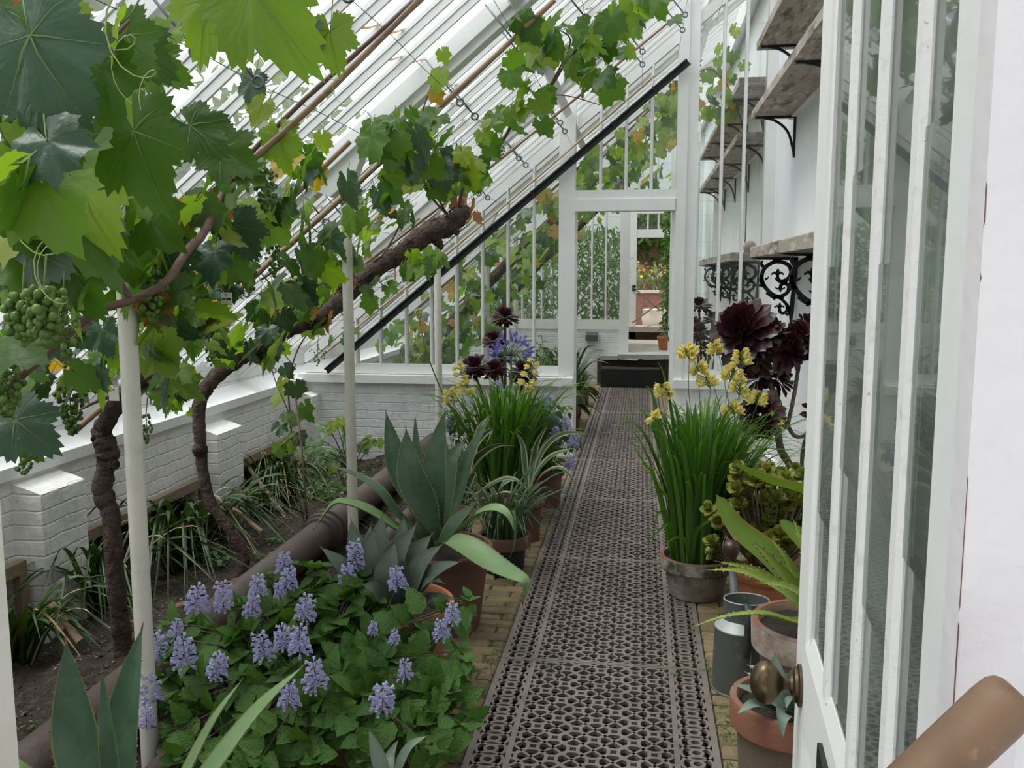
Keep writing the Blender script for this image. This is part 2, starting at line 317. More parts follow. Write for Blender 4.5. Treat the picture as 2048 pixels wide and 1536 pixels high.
# low front wall: painted brick above the openings, sloping ledge and sill boards
mb = MB(); mb.prism([(XW, .16), (XW, .585), (XW - .26, .62), (XW - .26, .16)], -2.5, YQ + 3.4)
struct(mb.build('wall_left', WBRY))
mb = MB(); mb.prism([(XW + .025, .585), (XW + .025, .645), (XW - .03, .66), (XW - .14, .715), (XW - .15, .93), (XW - .22, .985), (XW - .27, .93), (XW - .27, .60)], -2.5, YQ + 3.4)
struct(mb.build('sill_left', WHITE))
mb = MB(); mb.box(XW - .45, XW - .35, -2.5, YQ, -.5, .4); struct(mb.build('dark_backing_left', DARK))  # dark board added behind the openings to keep outside light out
for i, (a, b, t) in enumerate(((1.95, 2.32, .55), (3.76, 4.10, .53), (5.54, 5.92, .50), (7.30, 7.5, .52))):
    mb = MB(); mb.prism([(XW + .155, -.35), (XW + .15, t - .02), (XW + .10, t), (XW - .1, t + .055), (XW - .1, -.35)], a, b)
    o = mb.build('wall_left_pier', WBRY); struct(o)
# ---------------------------------------------------------------- sloping roof
bars = MB(); panes = MB(); lips = MB()
pitch = .2278; y = -2.4; k = 0; xe, xr = -3.13, 1.0
while y < YT + .1:
    bars.prism([(xe, zg(xe) + .012), (xr, zg(xr) + .012), (xr, zg(xr) - .010), (xe, zg(xe) - .010)], y - .016, y + .016)
    bars.prism([(xe, zg(xe) - .016), (xr, zg(xr) - .009), (xr, zg(xr) - .052), (xe, zg(xe) - .052)], y - .008, y + .008)
    s0 = 0.0; tot = (xr - xe); m = 0; L = 1.05; st = (.35 + .12 * ((k * 7) % 5) / 5) if y > 3 else .42
    a = xe
    while a < xr - .05:
        b = min(a + (st if m == 0 else L * .773), xr); za, zb_ = .004 * (1 if m % 2 else -1) + .012, .004 * (1 if m % 2 else -1) + .010
        n = 7; low = []
        for q in range(n + 1):
            f = q / n; xx = a - (.045 * 4 * f * (1 - f)) * (m > 0) ; low.append((xx, y + .01 + f * (pitch - .02), zg(xx) + za))
        top = [(b + .02, y + pitch - .01, zg(b + .02) + zb_ - .006), (b + .02, y + .01, zg(b + .02) + zb_ - .006)]
        panes.add(low + top, [tuple(range(n + 3))])
        if m > 0:
            w = .014; lo2 = [(p[0] + w, p[1], p[2] + w * .82 - .004) for p in low]; lo1 = [(p[0], p[1], p[2] - .004) for p in low]
            lips.add(lo1 + lo2, [(q, q + 1, n + 2 + q, n + 1 + q) for q in range(n)], 0)
        a = b; m += 1
    y += pitch; k += 1
ceil = empty('ceiling', (0, 0, 0)); struct(ceil)
bars.build('glazing_bar', WHITE, ceil); panes.build('pane', GLR, ceil); lips.build('pane_edge', ALG, ceil)
mb = MB(); mb.prism([(.93, zg(.93) + .05), (XB, zg(XB) + .05), (XB, zg(XB) - .25), (.93, zg(.93) - .25)], -2.5, YT)
struct(mb.build('trim_1', WHITE))
ntrim = 1
def trim(mb, m=None):
    global ntrim
    ntrim += 1; return struct(mb.build('trim_%d' % ntrim, m or WHITE))
RAFT = (.40, 2.45, 4.47, 6.54, 8.7, 10.75, 14.4)
for yy in RAFT:                                    # rafter: deep timber with a stepped lower edge
    mb = MB(); x0, x1 = -3.16, 1.0
    for h0, h1, w in ((.02, .115, .075), (.115, .165, .045)):
        mb.prism([(x0, zg(x0) - h0), (x1, zg(x1) - h0), (x1, zg(x1) - h1), (x0, zg(x0) - h1)], yy - w, yy + w)
    trim(mb)
    mb = MB(); mb.prism([(-3.16, .70), (-3.12, .93), (-2.86, 1.0), (-2.84, .94)], yy - .03, yy + .03); trim(mb)
    mb = MB(); mb.prism([(-1.64, zg(-1.64) - .165), (-1.40, zg(-1.40) - .165), (-1.45, zg(-1.45) - .24), (-1.58, zg(-1.58) - .24)], yy - .045, yy + .045); trim(mb)
# purlin braces running along the roof between rafters
for x in (-.62, .55):
    for a, b in ((-1.5, .35), (.5, 2.4), (2.52, 4.42), (4.54, 6.5), (6.6, 7.45), (7.65, 8.6), (8.8, 10.7)):
        mb = MB(); mb.obox(V((x, (a + b) / 2, zg(x) - .115)), SL * .032, V((0, (b - a) / 2, 0)), NR * .022); trim(mb)
# ---------------------------------------------------------------- clip helper for glazing
def clipz(poly, z0, z1):
    for z, s in ((z0, 1), (z1, -1)):
        o = []
        for i in range(len(poly)):
            a, b = poly[i], poly[(i + 1) % len(poly)]
            da, db = (a[1] - z) * s, (b[1] - z) * s
            if da >= 0: o.append(a)
            if da * db < 0: t = da / (da - db); o.append((a[0] + (b[0] - a[0]) * t, a[1] + (b[1] - a[1]) * t))
        poly = o
        if len(poly) < 3: return []
    return poly
nwin = 0
def glazed(Y, xs, z0, ztop, rail=.085, top=.10, bw=.026, lights=.46, full=True):
    """A glazed screen between xs[0] and xs[-1] with bars at xs[1:-1], from z0 up to the line ztop(x)."""
    global nwin
    nwin += 1; w = empty('window_%d' % nwin, (0, Y, 0)); struct(w)
    fr = MB(); x0, x1 = xs[0], xs[-1]
    fr.box(x0 - .02, x1 + .02, Y + .01, Y + .075, z0 - rail, z0)
    fr.prism([(x0 - .02, ztop(x0 - .02)), (x1 + .02, ztop(x1 + .02)), (x1 + .02, ztop(x1 + .02) + top), (x0 - .02, ztop(x0 - .02) + top)], Y + .01, Y + .075)
    fr.build('frame', WHITE, w)
    for x in xs[1:-1]:
        zt = ztop(x)
        if zt - z0 < .05: continue
        b = MB(); b.box(x - bw / 2, x + bw / 2, Y + .02, Y + .065, z0, zt + .03); b.box(x - bw * .22, x + bw * .22, Y + .003, Y + .02, z0, zt + .03); b.build('glazing_bar', WHITE, w)
    g = MB()
    for i, (a, b) in enumerate(zip(xs[:-1], xs[1:])):
        tr = [(a, z0), (b, z0), (b, max(z0, ztop(b))), (a, max(z0, ztop(a)))]
        z = z0; q = 0
        while z < max(ztop(a), ztop(b)):
            pl = clipz(tr, z, z + lights + .012)
            if len(pl) >= 3: g.prism(pl, Y + .040 + .005 * (q % 2), Y + .043 + .005 * (q % 2))
            z += lights; q += 1
            lights_ = lights
    g.build('pane', GLW, w)
    return w
zb = lambda x: zg(x) - .30
# ---- first inner partition (YP)
px_ = lambda q, Y=YP: P(q, 600, Y).x
xs = [-2.93 + i * .217 for i in range(11)]; xs = [x for x in xs]
barx = [px_(q) for q in (758, 810, 861, 912, 964, 1015, 1067)]
glazed(YP, [-2.93, barx[0] - .217] + barx + [px_(1118)], .775, zb)
glazed(YP, [px_(1157)] + [px_(q) for q in (1198, 1248, 1298)] + [px_(1346)], 2.245, zb, rail=.075)
glazed(YP, [px_(1387), px_(1436), px_(1480), px_(1521)], .765, zb)
def post(x0, x1, y0, y1, z0, top=None):
    mb = MB(); mb.prism([(x0, z0), (x1, z0), (x1, (zg(x1) - .03) if top is None else top), (x0, (zg(x0) - .03) if top is None else top)], y0, y1); return trim(mb)
post(px_(1117), px_(1149), YP - .02, YP + .10, -.02); post(px_(1142), px_(1149) + .015, YP + .02, YP + .08, -.02, 2.08)
post(px_(1341), px_(1349), YP + .02, YP + .08, -.02, 2.08)
post(px_(1347), px_(1367), YP - .03, YP + .10, -.02); post(px_(1367), px_(1388), YP - .01, YP + .10, -.02)
post(px_(1520), XB, YP - .01, YP + .10, -.02)
mb = MB(); mb.box(px_(1149) - .01, px_(1348), YP - .015, YP + .09, 2.165, 2.245); trim(mb)
mb = MB(); mb.box(px_(1149) - .01, px_(1348), YP - .03, YP + .10, 2.075, 2.17); trim(mb)
mb = MB(); mb.box(XW - .02, px_(1149) - .005, YP - .07, YP + .12, .615, .685); trim(mb)
mb = MB(); mb.box(px_(1349), XB, YP - .07, YP + .12, .615, .685); trim(mb)
mb = MB(); mb.box(XW - .3, px_(1118), YP, YP + .12, -.35, .615); struct(mb.build('wall_far_left', WBRX))
mb = MB(); mb.box(px_(1362), XB, YP, YP + .12, -.3, .615); struct(mb.build('wall_far_right', WBRX))
mb = MB(); mb.box(px_(1365), XB, YP - .10, YP, -.3, .42); struct(mb.build('wall_far_right_footing', WBRX))
# ---- second partition (YQ), standing on a plinth
p2 = lambda q: P(q, 600, YQ).x
b2 = [p2(q) for q in (1005, 1044, 1083, 1118, 1152, 1183, 1211)]
glazed(YQ, [-2.93, -2.6, -2.3, -2.0] + b2 + [p2(1240)], .92, zb, lights=.36)
glazed(YQ, [.56, .76, .98], .92, zb, lights=.36)
glazed(YQ, [p2(1260), .0, .2, p2(1338)], 2.62, zb)
post(p2(1239), p2(1258), YQ - .03, YQ + .09, .38); post(p2(1338), .52, YQ - .03, YQ + .09, .38); post(.97, XB, YQ - .02, YQ + .09, .38)
mb = MB(); mb.box(p2(1239), .52, YQ - .035, YQ + .09, 2.44, 2.58); trim(mb)
mb = MB(); mb.box(XW, p2(1241), YQ - .01, YQ + .10, .78, .92); trim(mb)
mb = MB(); mb.box(.5, XB, YQ - .01, YQ + .10, .78, .92); trim(mb)
mb = MB(); mb.box(XW - .3, p2(1241), YQ, YQ + .2, -.3, .79); struct(mb.build('wall_end_left', WBRX))
mb = MB(); mb.box(.42, XB, YQ, YQ + .2, -.3, .79); struct(mb.build('wall_end_right', WBRX))
mb = MB(); mb.box(-.34, .42, YQ - .05, YT + .2, -.3, .40); mb.box(-2.95, -.34, YQ + .2, YT + .2, -.3, .40); mb.box(.42, XB, YQ + .2, YT + .2, -.3, .40)
struct(mb.build('floor_raised', STONE))
mb = MB(); mb.add([(-.30, YQ - .30, .455), (.42, YQ - .30, .455), (.42, YQ + .1, .46), (-.30, YQ + .1, .46), (-.30, YQ - .30, .385), (-.05, YQ - .31, .37), (.0, YQ - .30, .395), (.08, YQ - .31, .38), (.42, YQ - .30, .395), (.42, YQ + .1, .39), (-.30, YQ + .1, .39)],
    [(0, 1, 2, 3), (0, 4, 5, 6, 7, 8, 1), (1, 8, 9, 2), (3, 2, 9, 10), (0, 3, 10, 4), (4, 10, 9, 8, 7, 6, 5)]); struct(mb.build('trim_threshold', SLATE))
mb = MB(); mb.box(-.56, -.31, YQ - .22, YQ, .365, .425); struct(mb.build('trim_ledge', SLATE))
mb = MB(); mb.box(-.60, .44, YQ - .12, YQ - .052, -.05, .375); struct(mb.build('wall_plinth', BROWN))
# ---- garden door at the far end (YT)
p3 = lambda q: P(q, 600, YT).x
post(p3(1256), p3(1272), YT - .05, YT + .07, .4); post(p3(1336), p3(1345), YT - .05, YT + .07, .4)
mb = MB(); mb.box(p3(1256), p3(1345), YT - .04, YT + .06, P(1300, 475, YT).z, P(1300, 460, YT).z); trim(mb)
mb = MB(); mb.box(p3(1256), p3(1345), YT - .04, YT + .06, P(1300, 427, YT).z, P(1300, 421, YT).z); trim(mb)
glazed(YT - .03, [p3(1274), p3(1293), p3(1314), p3(1335)], P(1300, 459, YT).z, lambda x: P(1300, 428, YT).z, rail=.01, top=.02, bw=.03)
zs = P(1300, 424, YT).z
for a, b in ((XW, p3(1256)), (p3(1345), XB)):
    mb = MB(); mb.prism([(a, .3), (b, .3), (b, zg(b) - .05), (a, zg(a) - .05)], YT, YT + .1); struct(mb.build('wall_garden', BACKW))
mb = MB(); mb.prism([(p3(1256), zs), (p3(1345), zs), (p3(1345), zg(p3(1345)) - .05), (p3(1256), zg(p3(1256)) - .05)], YT, YT + .1); struct(mb.build('wall_garden_top', BACKW))
mb = MB(); mb.box(p3(1256), .6, YT - .18, YT + .1, P(1290, 663, YT).z, P(1290, 653, YT - .1).z); trim(mb, STONE)
mb = MB(); mb.box(-.6, .9, YT - .05, YT + .1, .35, P(1290, 663, YT).z); struct(mb.build('wall_step', BROWN))
# ---------------------------------------------------------------- near doorway: posts, head, flanking screens
H = V((.191, .543, 0)); UU = V((.058, .824, 0)).normalized(); WW = V((-UU.y, UU.x, 0))   # door hinge line, direction along the door, outward (towards camera side)
DW = .826
mb = MB(); mb.prism([(.1815, -.02), (.2165, -.02), (.2165, 2.2), (.1815, 2.2)], .515, .54)
for z0_, z1_ in ((1.575, 1.60), (1.545, 1.552), (1.36, 1.44), (1.30, 1.355), (1.27, 1.29), (1.12, 1.15), (1.06, 1.10), (.98, 1.05)): mb.add([(.1812, .5147, z0_), (.1818 + U(0, .0004), .5147, z0_ + .004), (.1817 + U(0, .0004), .5147, z1_ - .003), (.1812, .5147, z1_)], [(0, 1, 2, 3)], 1)
trim(mb, [mat('door_post_paint', (.74, .705, .72), .5, var=[((.70, .66, .68), 3, .5, .75), ((.38, .22, .10), 17, .725, .745)], bump=(70, .15, .01)), mat('bare_chip', (.16, .09, .07), .8)])
mb = MB(); mb.prism([(-.62, -.02), (-.547, -.02), (-.547, 2.2), (-.62, 2.2)], .57, .68); trim(mb, CREAM)
mb = MB(); mb.box(-.62, .26, .52, .66, 2.1, 2.25); trim(mb)
mb = MB(); mb.box(.236, XB, .56, .72, -.05, 1.32); struct(mb.build('wall_near_right', WBRX))
mb = MB(); mb.box(XW - .2, -.62, .56, .68, -.3, .62); struct(mb.build('wall_near_left', WBRX))
glazed(.60, [.30, .53, .76, .98], 1.42, zb); glazed(.60, [-2.9 + .26 * i for i in range(9)], .74, zb); glazed(.60, [-.58, -.3, -.02, .20], 2.30, zb)
# ---- the open glazed door
def dbox(mb, u0, u1, d0, d1, z0, z1, mi=0):        # u along the door, d towards the path side
    c = H + UU * ((u0 + u1) / 2) + WW * ((d0 + d1) / 2) + V((0, 0, (z0 + z1) / 2)); return mb.obox(c, UU * ((u1 - u0) / 2), WW * ((d1 - d0) / 2), V((0, 0, (z1 - z0) / 2)), mi)
door = empty('door_1', H); struct(door)
DZ = 1.045
mb = MB()
dbox(mb, 0, .080, -.045, 0, .02, 2.06); mb.build('stile', WHITE, door)
mb = MB(); dbox(mb, .722, DW, -.045, 0, .02, 2.06); mb.build('stile', WHITE, door)
mb = MB(); dbox(mb, .08, .722, -.045, 0, DZ - .14, DZ - .028)
dbox(mb, .08, .722, -.035, -.012, .22, DZ - .14); dbox(mb, .08, .722, -.045, 0, .02, .22); dbox(mb, .36, .44, -.045, 0, .22, DZ - .14); mb.build('lower_panel', WHITE, door)
mb = MB()                                          # sloping bead under the glass
a0 = H + UU * .08; a1 = H + UU * .722
mb.add([a0 + V((0, 0, DZ - .028)), a1 + V((0, 0, DZ - .028)), a1 - WW * .007 + V((0, 0, DZ)), a0 - WW * .007 + V((0, 0, DZ)), a0 - WW * .045 + V((0, 0, DZ - .028)), a1 - WW * .045 + V((0, 0, DZ - .028)), a1 - WW * .045 + V((0, 0, DZ)), a0 - WW * .045 + V((0, 0, DZ))], [(0, 1, 2, 3), (4, 5, 6, 7), (3, 2, 6, 7), (0, 4, 7, 3), (1, 2, 6, 5), (0, 1, 5, 4)]); mb.build('bottom_bead', WHITE, door)
mb = MB(); dbox(mb, .08, .722, -.045, 0, 1.98, 2.06); mb.build('top_rail', WHITE, door)
for c, hw in ((.535, .0155), (.355, .0155), (.194, .0155)):
    mb = MB()
    pr = [(-hw, -.0065), (-hw * .7, -.001), (hw * .7, -.001), (hw, -.0065), (hw, -.045), (-hw, -.045)]
    a = [H + UU * (c + p[0]) + WW * p[1] + V((0, 0, DZ - .01)) for p in pr]; b = [q + V((0, 0, 1.98 - DZ)) for q in a]
    n = len(pr); mb.add(a + b, [tuple(range(n)), tuple(range(n, 2 * n))] + [(i, (i + 1) % n, n + (i + 1) % n, n + i) for i in range(n)]); mb.build('glazing_bar', WHITE2, door)
mb = MB(); dbox(mb, .696, .722, -.03, -.004, DZ - .01, 1.98); mb.build('side_bead', WHITE2, door)
mb = MB(); dbox(mb, .078, .10, -.03, -.006, DZ - .01, 1.98); mb.build('side_bead', WHITE2, door)
mb = MB()
for i, (u0, u1) in enumerate(((.10, .18), (.215, .335), (.379, .518), (.562, .70))):
    z = DZ; zs_ = (1.34, 1.66, 1.98) if i % 2 == 0 else (1.24, 1.56, 1.98); q = 0
    for z2 in zs_:
        dbox(mb, u0 - .012, u1 + .012, -.0105 + .003 * (q % 2), -.0085 + .003 * (q % 2), z - .012, z2); z = z2; q += 1
mb.build('pane', GLD_, door)
k0 = H + UU * .757; kz = P(1612, 1372, k0.y).z
def lathe_dir(mb, prof, c, ax, seg=28, sq=1.0):
    ax = V(ax).normalized(); e1 = V((0, 0, 1)) if abs(ax.z) < .3 else V((1, 0, 0)); e1 = (e1 - ax * e1.dot(ax)).normalized(); e2 = ax.cross(e1); n = len(prof); vs = []
    for r, h in prof:
        for k in range(seg): a = 2 * PI * k / seg; vs.append(V(c) + ax * h + (e1 * math.cos(a) + e2 * math.sin(a) * sq) * r)
    mb.add(vs, [(i * seg + k, i * seg + (k + 1) % seg, (i + 1) * seg + (k + 1) % seg, (i + 1) * seg + k) for i in range(n - 1) for k in range(seg)] + [tuple(range(seg)), tuple((n - 1) * seg + k for k in range(seg))])
kb = MB(); lathe_dir(kb, [(.009, .0), (.010, .014), (.0095, .024), (.014, .028), (.024, .033), (.0315, .042), (.0335, .051), (.0305, .060), (.022, .068), (.012, .072), (.001, .0735)], k0 + V((0, 0, kz)), WW, 32, .74)
knob = kb.build('knob', BRASS, door, smooth=True)
rb = MB(); lathe_dir(rb, [(.031, 0), (.031, .004), (.026, .006), (.024, .010), (.015, .012), (.013, .016)], k0 + V((0, 0, kz)), WW, 32); rb.build('rosette', BRASS, knob, smooth=True, auto=40)
mb = MB(); q = P(1668, 1462, .93); dbox(mb, .445, .520, .0, .006, .80, .985); lp = mb.build('latch_plate', BLACK, door)
mb = MB(); dbox(mb, .460, .505, .006, .010, .84, .955); mb.build('plate_relief', BRASS, lp)
mb = MB(); mb.prism([(XW - .2, -.3), (XB, -.3), (XB, zg(XB) - .02), (XW - .2, zg(XW - .2) - .02)], -2.62, -2.5); struct(mb.build('wall_light_block', mat('light_block_grey', (.55, .53, .50), .8)))  # unseen wall added behind the camera to cut sky light on facing surfaces
# outside ground
mb = MB(); mb.box(-40, XW - .45, -20, 50, -.7, -.55); struct(mb.build('ground_outside', GRAV))
mb = MB(); mb.box(-12, 14, YT + .1, 40, .2, .385); struct(mb.build('ground_garden', STONE))
# ================================================================ hardware
for i, (yy, lab) in enumerate(((2.45, 'cream painted iron pole nearest the doorway, in front of the gnarled vine trunk'), (4.47, 'cream painted iron pole behind the tall agave, beside the brown pipe'),
                               (6.54, 'cream painted iron pole close to the white brick end wall'), (8.7, 'cream iron pole seen through the glazed partition'), (10.75, 'cream iron pole standing far behind the glazed partition'))):
    mb = MB(); xx = -1.51; z0 = soilz(xx, yy) - .05
    mb.tube([(xx, yy, z0), (xx, yy, zg(xx) - .20)], .0275, 16)
    o = tag(mb.build('support_pole', CREAM, smooth=True, auto=50), lab, 'pole', 'poles holding up the roof')
# heating pipes
def pipe(name, x, z, r, ya, yb, flanges, lab):
    t = empty(name, (x, ya, z - r), lab, 'pipe')
    mb = MB(); mb.tube([(x, ya, z), (x, (ya + yb) / 2, z), (x, yb, z)], r, 24); mb.build('barrel', PIPE, t, smooth=True, auto=50)
    for y in flanges:
        mb = MB(); lathe_dir(mb, [(r, -.10), (r * 1.16, -.095), (r * 1.20, -.06), (r * 1.34, -.055), (r * 1.36, -.02), (r * 1.22, -.015), (r * 1.2, .02), (r * 1.36, .025), (r * 1.36, .055), (r * 1.1, .06), (r, .10)], (x, y, z), (0, 1, 0), 28)
        mb.build('collar', PIPE, t, smooth=True, auto=35)
pipe('heating_pipe', -1.765, .095, .088, .2, 7.48, (4.72, 2.0), 'thick brown iron heating pipe with collars lying on the soil')
pipe('heating_pipe', -1.40, .055, .055, .2, 7.48, (5.6,), 'thinner brown iron pipe lying between the thick pipe and the pots')
pipe('heating_pipe', -1.765, .105, .088, 7.64, 12.5, (10.0,), 'brown iron pipe continuing beyond the glazed partition')
# cast iron grating panels
def ann(mb, cx, cy, rx, ry, w, z0, z1, seg=20, clip=None):
    vs = []; fs = []
    for k in range(seg):
        a = 2 * PI * k / seg; c, s = math.cos(a), math.sin(a)
        for d in (w / 2, -w / 2):
            x, y = cx + (rx + d) * c, cy + (ry + d) * s
            if clip: x = min(max(x, clip[0]), clip[1]); y = min(max(y, clip[2]), clip[3])
            vs += [(x, y, z1), (x, y, z0)]
    for k in range(seg):
        a, b = k * 4, ((k + 1) % seg) * 4
        fs += [(a, b, b + 2, a + 2), (a + 1, b + 1, b, a), (a + 2, b + 2, b + 3, a + 3)]
    mb.add(vs, fs)
def strap(mb, x0, y0, x1, y1, w, z0, z1):
    d = V((x1 - x0, y1 - y0, 0)); n = V((-d.y, d.x, 0)).normalized() * w / 2
    a, b = V((x0, y0, 0)), V((x1, y1, 0)); q = [a + n, b + n, b - n, a - n]
    mb.add([p + V((0, 0, z1)) for p in q] + [p + V((0, 0, z0)) for p in q], [(0, 1, 2, 3), (4, 5, 1, 0), (6, 7, 3, 2)])
GL, UN = 1.326, .0663
mb = MB(); z0, z1 = -.012, 0.0; W2 = .265; nrow = 20
for j in range(nrow + 1):
    for i in range(-5, 6):
        if (i + j) % 2: continue
        x, y = i * UN, j * UN
        if abs(x) > W2 + .03: continue
        ann(mb, x, y, .0505, .0505, .0120, z0, z1 + .0004 * ((i + 5) % 3), 26, (-W2, W2, .004, GL - .004))
for s in range(-9, 30):
    for sg in (1, -1):                             # straps x = sg*(y - s*2*UN)
        y0 = s * 2 * UN; pts = []
        ta, tb = max(.004, y0 - W2), min(GL - .004, y0 + W2)
        if tb - ta > .01: strap(mb, sg * (ta - y0), ta, sg * (tb - y0), tb, .0100, z0, z1 + .0008)
for j in range(nrow):
    for sx in (-1, 1):
        cx, cy = sx * .335, (j + .5) * UN
        ann(mb, cx, cy, .0200, .0190, .0115, z0, z1 + .0004, 20, (-.405, .405, .004, GL - .004))
        ann(mb, cx, cy, .0500, .0455, .0105, z0, z1 + .0002, 22, (-.405, .405, .004, GL - .004))
for x, w in ((-.399, .022), (.399, .022), (-.272, .019), (.272, .019)): strap(mb, x, .002, x, GL - .002, w, z0, z1 + .001)
for y in (.006, GL - .006): strap(mb, -.41, y, .41, y, .009, z0, z1 + .0012)
gm = None
GLAB = ['ornate cast iron floor grating panel nearest the camera', 'second ornate floor grating panel, between the watering can and the tall pots', 'third ornate floor grating panel, beside the limed gladiolus pot', 'fourth ornate floor grating panel, just before the glazed partition', 'ornate floor grating panel lying in the partition doorway', 'ornate floor grating panel just beyond the partition doorway', 'last but one ornate grating panel before the black step', 'farthest ornate grating panel, up against the black step']
for k in range(8):
    y = 2.093 + GL * k
    if gm is None: o = mb.build('floor_grate', IRON); gm = o; dz0 = o.location.z
    else: o = gm.copy(); COL.objects.link(o)
    o.location = ((GX0 + GX1) / 2, y + GL / 2, dz0); tag(o, GLAB[k], 'grating', 'cast iron grating panels of the path')
# black step below the second partition
t = empty('step', (-.13, YQ - .36, 0), 'black iron step with a ribbed grey tread at the end of the grating', 'step')
mb = MB(); mb.box(-.53, .27, YQ - .40, YQ - .36, 0, .255); mb.box(-.50, .24, YQ - .405, YQ - .40, .03, .225); mb.build('riser', BLACK, t)
mb = MB(); mb.box(-.53, .27, YQ - .40, YQ - .13, .255, .272)
for i in range(38): mb.box(-.525 + i * .0208, -.515 + i * .0208, YQ - .40, YQ - .13, .272, .279)
mb.build('tread', GREYI, t)
# small grey box on the white brick below the second partition
mb = MB(); a, b = P(1172, 668, YQ), P(1196, 681, YQ); mb.prism([(YQ - .09, b.z), (YQ - .09, a.z - .01), (YQ, a.z + .03), (YQ, b.z)], a.x, b.x, axes='yz')
tag(mb.build('vent_box', GREYI), 'small dark grey box fixed to the white brick under the far partition', 'box')
# black channel running up the first partition
mb = MB(); a, b = P(654, 742, YP - .08), P(1377, 124, YP - .08); d = (b - a).normalized(); n = V((-d.z, 0, d.x))
mb.obox((a + b) / 2, (b - a) / 2, V((0, .012, 0)), n * .026); mb.obox((a + b) / 2 + n * .022 - V((0, .018, 0)), (b - a) / 2, V((0, .014, 0)), n * .006); mb.obox((a + b) / 2 - n * .022 - V((0, .018, 0)), (b - a) / 2, V((0, .014, 0)), n * .006)
for i in range(9):
    q = a + (b - a) * ((i + .6) / 9.4); mb.obox(q - V((0, .018, 0)), d * .006, V((0, .02, 0)), n * .033)
tag(mb.build('roof_channel', BLACK), 'black channel strip climbing diagonally across the white glazed partition', 'channel')
# iron rods with ring ends hanging beside the rafters, and the wires through them
OFF = .40
RX = (-2.74, -2.29, -1.98, -1.55, -1.16, -.87, -.58, -.30, -.02, .26, .55)
def rod(x, y, lab):
    c = V((x, y, zg(x) - OFF)); t = c + NR * (OFF * .77 - .045)
    mb = MB(); mb.tube([t, c + NR * .018], .0045, 6)
    e1, e2 = SL, NR; ring = [c + (e1 * math.cos(a) + e2 * math.sin(a)) * .017 for a in [2 * PI * k / 14 for k in range(15)]]
    mb.tube(ring, .0048, 6, cap=False)
    tag(mb.build('eye_rod', GREYI, smooth=True), lab, 'rod', 'ring ended rods holding the vine wires')
for yi, (yy, nm) in enumerate(((2.45, 'nearest rafter'), (4.47, 'rafter over the agave'), (6.54, 'rafter before the partition'))):
    for s, sd in ((-.19, 'near'), (.19, 'far')):
        for i, x in enumerate(RX):
            if yi == 0 and x > -.7: continue
            rod(x, yy + s, 'iron ring rod, %s up the slope, %s side of the %s' % (ORD[i], sd, nm))
for i, x in enumerate(RX):
    mb = MB(); mb.tube([(x, y, zg(x) - OFF + .006 * math.sin(y * 5 + i)) for y in [.7 + .4 * k for k in range(18)]], .0014, 5)
    tag(mb.build('trellis_wire', GREYI), 'thin vine wire strung lengthwise under the roof, %s up from the eaves' % ORD[i], 'wire', 'vine wires')
# bamboo canes tied up the slope
def cane(pts, r, lab, m=BAMB, n='bamboo_cane'):
    t = [V(p) for p in pts]; a, b = t[0], t[-1]; L = (b - a).length; N = max(8, int(L / .12)); pp = []; rr = []
    for i in range(N + 1):
        f = i / N; p = a + (b - a) * f; p.z -= .03 * math.sin(PI * f); pp.append(p); rr.append(r * (1.12 if i % 3 == 0 else 1.0) * (1.1 - .25 * f))
    mb = MB(); mb.tube(pp, rr, 8, 0)
    return tag(mb.build(n, m, smooth=True, auto=60), lab, 'cane')
def SY(px, py, off, k=1.0): return S(px, py, off)
cane([SY(154, 858, .45), SY(1109, 0, .45)], .013, 'long bamboo cane tied up the slope past the post head and the leafy vine shoots')
cane([SY(345, 583, .46), SY(700, 283, .42)], .012, 'bamboo cane behind the dense vine leaves left of the post head')
cane([SY(0, 790, .47), SY(300, 520, .42)], .012, 'bamboo cane among the grape bunches at the left edge')
cane([SY(331, 461, .46), SY(848, -10, .45)], .011, 'bamboo cane lying alongside the bare purple brown vine shoot')
cane([SY(560, 655, .45), SY(1345, 38, .45)], .0095, 'slender reddish cane crossing above the thick vine trunk')
cane([SY(640, 714, .40), SY(1310, 150, .40)], .0085, 'pale cane running just above the black channel', BAMBP)
# white lettered plant tags hung among the vines
def tagcard(c, w, h, lab, ink=False):
    c = V(c); t = empty('plant_tag', c, lab, 'tag', 'tags hung on the vines')
    mb = MB(); mb.obox(c, V((w / 2, 0, 0)), V((0, .0015, 0)), V((0, 0, h / 2))); mb.build('card', CARD, t)
    if ink:
        mb = MB(); mb.obox(c + V((w * .22, -.002, 0)), V((w * .2, 0, 0)), V((0, .0006, 0)), V((0, 0, h * .09)))
        for k in range(5): mb.obox(c + V((-w * .40 + k * w * .075, -.002, 0)), V((w * .028, 0, 0)), V((0, .0006, 0)), V((0, 0, h * .045)))
        mb.build('print', INK, t)
        mb = MB()
        for k in range(4): mb.obox(c + V((w * .12 + k * w * .07, -.0032, 0)), V((w * .022, 0, 0)), V((0, .0004, 0)), V((0, 0, h * .035)))
        mb.obox(c + V((0, -.002, -h * .25)), V((w * .03, 0, 0)), V((0, .0006, 0)), V((0, 0, h * .04)))
        mb.build('print_line', CARD if False else GREYI, t)
    mb = MB(); mb.obox(c + V((0, -.002, h * .33)), V((w * .06, 0, 0)), V((0, .0006, 0)), V((0, 0, h * .05))); mb.build('punched_hole', DARK, t)
    mb = MB(); mb.tube([c + V((0, -.002, h * .33)), c + V((-.02, 0, h * .8)), c + V((-.12, 0, h * .5))], .0012, 5); mb.build('string', TIE, t)
tagcard(P(228, 788, 2.9), .038, .048, 'blank white card tag on the gnarled trunk beside the first pole')
tagcard(P(453, 598, 2.95), .040, .046, 'white printed tag with a dark blue box hanging from a vine wire', True)
tagcard(P(531, 722, 4.9), .032, .050, 'small pale tag hanging below the thick sloping trunk')
